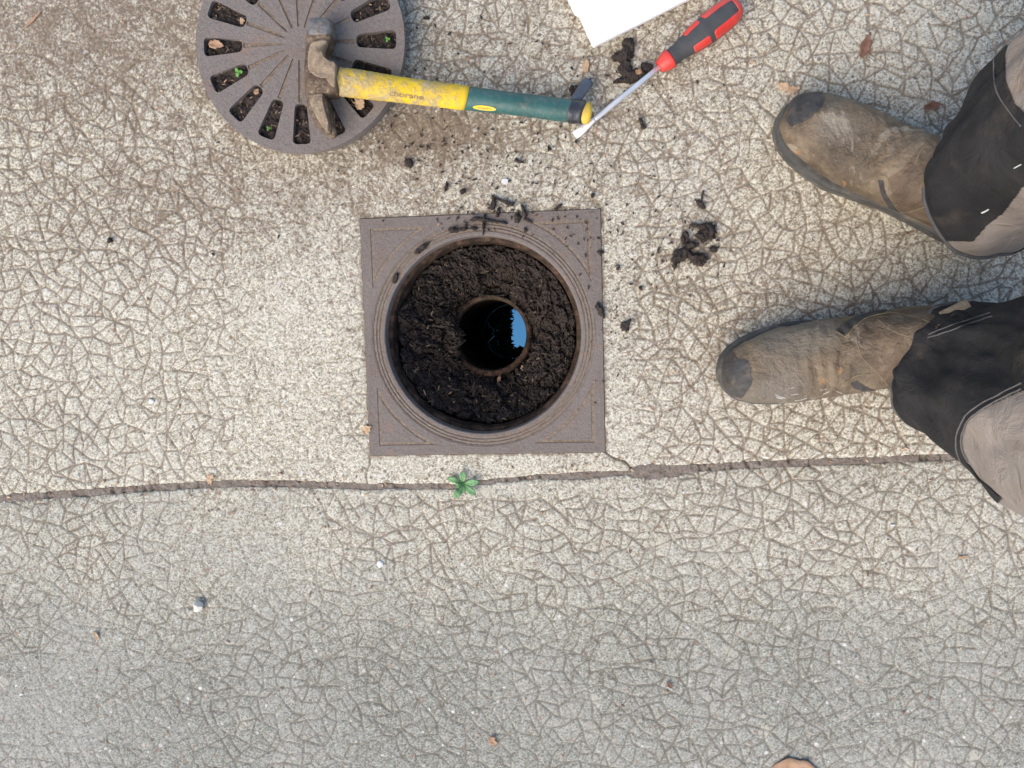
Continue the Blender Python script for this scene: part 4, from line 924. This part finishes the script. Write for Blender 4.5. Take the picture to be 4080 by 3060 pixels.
patch(SB, cB([(760, 1180), (860, 1110), (950, 1000), (1050, 890), (1250, 900), (1300, 1500), (1150, 1560), (1000, 1500), (860, 1420), (790, 1300)]), .0006, 'quarter_panel', M['shaft_leather'], upB, 2, 16)
for S_, up, ls in ((SA, upA, [cA([(900, 390), (960, 420), (1020, 360), (1110, 290), (1280, 258), (1450, 290), (1620, 350)]), cA([(1030, 390), (1045, 480), (1080, 570), (1150, 640), (1230, 730), (1290, 800)]), cA([(960, 740), (1040, 690), (1160, 680)]), cA([(1180, 300), (1300, 390), (1500, 445)])]),
                   (SB, upB, [cB([(715, 1160), (760, 1180), (770, 1290), (850, 1400), (960, 1380), (1080, 1335), (1130, 1320)]), cB([(1040, 920), (980, 990), (940, 1090)]), cB([(860, 1450), (1000, 1540), (1150, 1555), (1280, 1545)])])):
    for L in ls:
        mb = MB(); mb.tube(on_surf(S_, L, .0005), .0005, 6, flat=.7); mb.build('stitching', M['thread'], up, True)
for q in ([(470, 822), (505, 838), (540, 845)], [(480, 840), (520, 852)], [(578, 826), (632, 818)], [(606, 866), (650, 860), (692, 846)], [(780, 792), (832, 784)], [(800, 822), (850, 800)], [(898, 800), (972, 830)], [(560, 780), (600, 775)]):
    mb = MB(); mb.tube(on_surf(SA, cA(q), .0003, 4), .0010 if q[0][0] < 560 else .0005, 6, flat=.35); mb.build('paint_scuff', M['scuff'], upA, True)
# pull tab
a_, b_ = P(3758, 1276, .128), P(3868, 1222, .136); d_ = (b_ - a_) / np.linalg.norm(b_ - a_); sd2 = np.cross((0, 0, 1), d_); sd2 /= np.linalg.norm(sd2); u2 = np.cross(d_, sd2)
def tabring(c, s_): return [c + sd2 * .0095 * s_ * math.cos(t) + u2 * .0050 * s_ * math.sin(t) for t in np.linspace(0, 2 * math.pi, 20, endpoint=False)]
mb = MB(); mb.loft([tabring(b_, .72), tabring(a_, .72), tabring(a_, 1.0), tabring(b_, 1.0)], False, False); mb.build('pull_tab', M['leather'], upA, True)

# trouser legs: rings (z, centre x, centre y, rx, ry), open at the hem
def leg_surf(keys, nz, na, seed, tilt, ax_):
    Kp = catmull(np.array(keys, float), nz); th_ = np.linspace(0, 2 * np.pi, na, endpoint=False)[None, :]
    t = np.linspace(0, 1, nz)[:, None]; zc = Kp[:, 0:1]
    c, s_ = np.cos(th_), np.sin(th_)
    fold = 1 + .15 * (fbm(zc * 9 + 4 * seed + 1.2 * c, 2.2 * s_ + 2 * c + 5, seed, 3) - .5) * 2 + .035 * np.sin(zc * 85 + 2.5 * c + 1.5 * s_ + 4 * fbm(zc * 14, 2 * c + 4, seed + 9, 2) + seed) * sstep(0, .06, t) * np.exp(-t * 4)
    fold = fold + .03 * np.sin(3 * th_ + seed) * np.exp(-t * 8)
    x = Kp[:, 1:2] + Kp[:, 3:4] * c * fold; y = Kp[:, 2:3] + Kp[:, 4:5] * s_ * fold
    tl = tilt * (1 - sstep(0, .30, t)); zz = zc + tl * (c * ax_[0] + s_ * ax_[1]) + .004 * np.sin(2 * th_ + seed) * (1 - sstep(0, .2, t))
    return np.stack([x + 0 * zz, y + 0 * zz, zz], -1)
KA = [(.080, .526, -.047, .083, .070), (.11, .528, -.051, .084, .074), (.15, .535, -.060, .086, .083), (.20, .541, -.070, .089, .098), (.30, .548, -.076, .091, .100), (.42, .556, -.080, .092, .096), (.55, .585, -.065, .094, .096), (.70, .625, -.035, .10, .10), (.84, .66, -.012, .11, .105)]
KB = [(.078, .558, .143, .082, .072), (.11, .562, .156, .084, .077), (.16, .569, .178, .084, .084), (.22, .576, .195, .088, .092), (.30, .584, .208, .090, .094), (.42, .590, .222, .092, .094), (.55, .605, .212, .094, .096), (.70, .64, .190, .10, .10), (.84, .66, .170, .11, .105)]
fA = (-.75, .65); fB = (-.85, .45)
PA, PB = [], []
for keys, seed, fx, lab, dark, out_ in ((KA, 2, fA, 'trouser leg of the lower boot', [(3400, 1180), (4200, 1100), (4200, 1540), (4080, 1560), (3905, 1640), (3850, 1700), (3832, 1760), (3850, 1830), (3900, 1900), (4000, 1988), (3900, 2100), (3400, 1900)], PA),
                                   (KB, 6, fB, 'trouser leg of the upper boot', [(3600, 400), (3800, 300), (3900, 100), (4060, 60), (4030, 140), (4008, 220), (4012, 320), (4050, 410), (4120, 480), (4200, 640), (4080, 745), (4000, 850), (3930, 900), (3880, 960), (3700, 960)], PB)):
    S_ = leg_surf(keys, 120, 120, seed, .030, fx)
    lg = mesh_obj('trouser_leg', S_.reshape(-1, 3), grid_faces(120, 120, wrap=True), M['cloth_grey'], person); lg['label'] = 'grey and charcoal ' + lab
    m = lg.modifiers.new('solid', 'SOLIDIFY'); m.thickness = .0015; m.offset = -1
    Sf = leg_surf(keys, 520, 420, seed, .030, fx)
    patch(Sf, dark, .0012, 'shin_panel', M['cloth_dark'], lg, 2, seed, 'charcoal shin panel', .19)
    mb = MB(); hemp = Sf[2]; rings = []
    mb.tube(list(hemp[::4]) + [hemp[0]], .0026, 8, flat=1.2); mb.build('hem', M['hem'], lg, True)
    out_ += [Sf, lg]
SfA, lgA = PA; SfB, lgB = PB
for Sf, lg, ls in ((SfA, lgA, [[(4078, 1528), (3890, 1625), (3828, 1700), (3815, 1780), (3840, 1850), (3905, 1925)], [(4078, 1548), (3905, 1638), (3846, 1705), (3836, 1775), (3862, 1838)], [(3700, 1345), (3800, 1318), (3960, 1262)], [(3705, 1333), (3800, 1300), (3950, 1250)]]),
                   (SfB, lgB, [[(4060, 100), (3985, 170), (3965, 260), (3985, 380), (4075, 500)]])):
    for L in ls:
        mb = MB(); mb.tube(on_surf(Sf, L, .0016), .0008, 6); mb.build('stitching', M['stitch'], lg, True)
for L in ([(3912, 845), (3942, 830)], [(4046, 668), (4074, 652)]):
    mb = MB(); mb.tube(on_surf(SfB, L, .0014, 3), .0009, 6, flat=.5); mb.build('lint', M['fleck'], lgB, True)

# ------------------------------------------------------------------ unseen foliage added on the left to darken the water's reflection
added_tree = empty('tree', (-1.35, .55, 0), 'leafy garden tree left of the slab, its twig mirrored in the drain water', 'tree')
tr = MB()
trunk = [np.array(p) for p in ((-1.35, .55, -.02), (-1.33, .54, .6), (-1.37, .50, 1.3), (-1.32, .46, 2.0), (-1.36, .44, 2.8), (-1.30, .42, 3.5))]
tr.tube(catmull(trunk, 24), list(np.linspace(.075, .025, 24)), 12)
limb = [np.array(p) for p in ((-1.33, .47, 1.85), (-1.0, .33, 2.05), (-.7, .18, 2.15), (-.42, .05, 2.12), (-.2, .0, 2.06))]
limbs = [limb] + [[np.array((-1.34, .45, h)), np.array((-1.34 + .5 * math.cos(a), .45 + .5 * math.sin(a), h + .35)), np.array((-1.34 + .9 * math.cos(a), .45 + .9 * math.sin(a), h + .5))] for h, a in ((2.2, 2.4), (2.5, 1.2), (2.7, 4.0), (3.0, 3.0), (2.9, .6))]
for l in limbs: tr.tube(catmull(l, 16), list(np.linspace(.024, .004, 16)), 8)
tr.build('trunk', M['bark'], added_tree, True)
lf = MB(); rt = random.Random(21)
def tleaf(c, s_):
    a = np.array([rt.gauss(0, 1) for _ in range(3)]); a[2] *= .5; a /= np.linalg.norm(a); b = np.cross(a, [rt.gauss(0, 1) for _ in range(3)]); b /= np.linalg.norm(b)
    lf.add([c - a * s_, c - b * s_ * .35 - a * .2 * s_, c + a * s_, c + b * s_ * .35 - a * .2 * s_], [(0, 1, 2), (0, 2, 3)])
for l in limbs[1:]:
    pts_ = catmull(l, 20)
    for _ in range(330): tleaf(pts_[rt.randint(5, 19)] + np.array([rt.gauss(0, .16) for _ in range(3)]), rt.uniform(.03, .05))
pts_ = catmull(limb, 30)
for _ in range(200): tleaf(pts_[rt.randint(8, 22)] + np.array([rt.gauss(0, .08) for _ in range(3)]), rt.uniform(.025, .04))
for _ in range(4200): tleaf(np.array([rt.uniform(-.66, -.200), rt.gauss(.02, .13), 2.1 + rt.gauss(0, .05)]), rt.uniform(.022, .034))  # packed leaves added to block the sky from the water's reflection
for _ in range(1500): tleaf(np.array([rt.uniform(-.30, .02), rt.choice((.085 + abs(rt.gauss(0, .09)), -.105 - abs(rt.gauss(0, .09)))) + .035, 2.1 + rt.gauss(0, .05)]) - np.array([0, .03, 0]), rt.uniform(.02, .03))  # more leaves added to trim the mirrored sky patch on two sides
lf.build('crown', M['tree_leaf'], added_tree)
bed = MB(); q = [( -1.35 + (.42 + .05 * math.sin(5 * t)) * math.cos(t), .55 + (.42 + .05 * math.cos(4 * t)) * math.sin(t)) for t in np.linspace(0, 2 * math.pi, 48, endpoint=False)]  # soil bed added to root the unseen trunk
bed.loft([[(x, y, -.004) for x, y in q], [(-1.35 + (x + 1.35) * .85, .55 + (y - .55) * .85, .02) for x, y in q]], False, True)
tag(bed.build('garden_soil', M['soil'], None, True), 'bare soil round the tree foot', kind='structure')
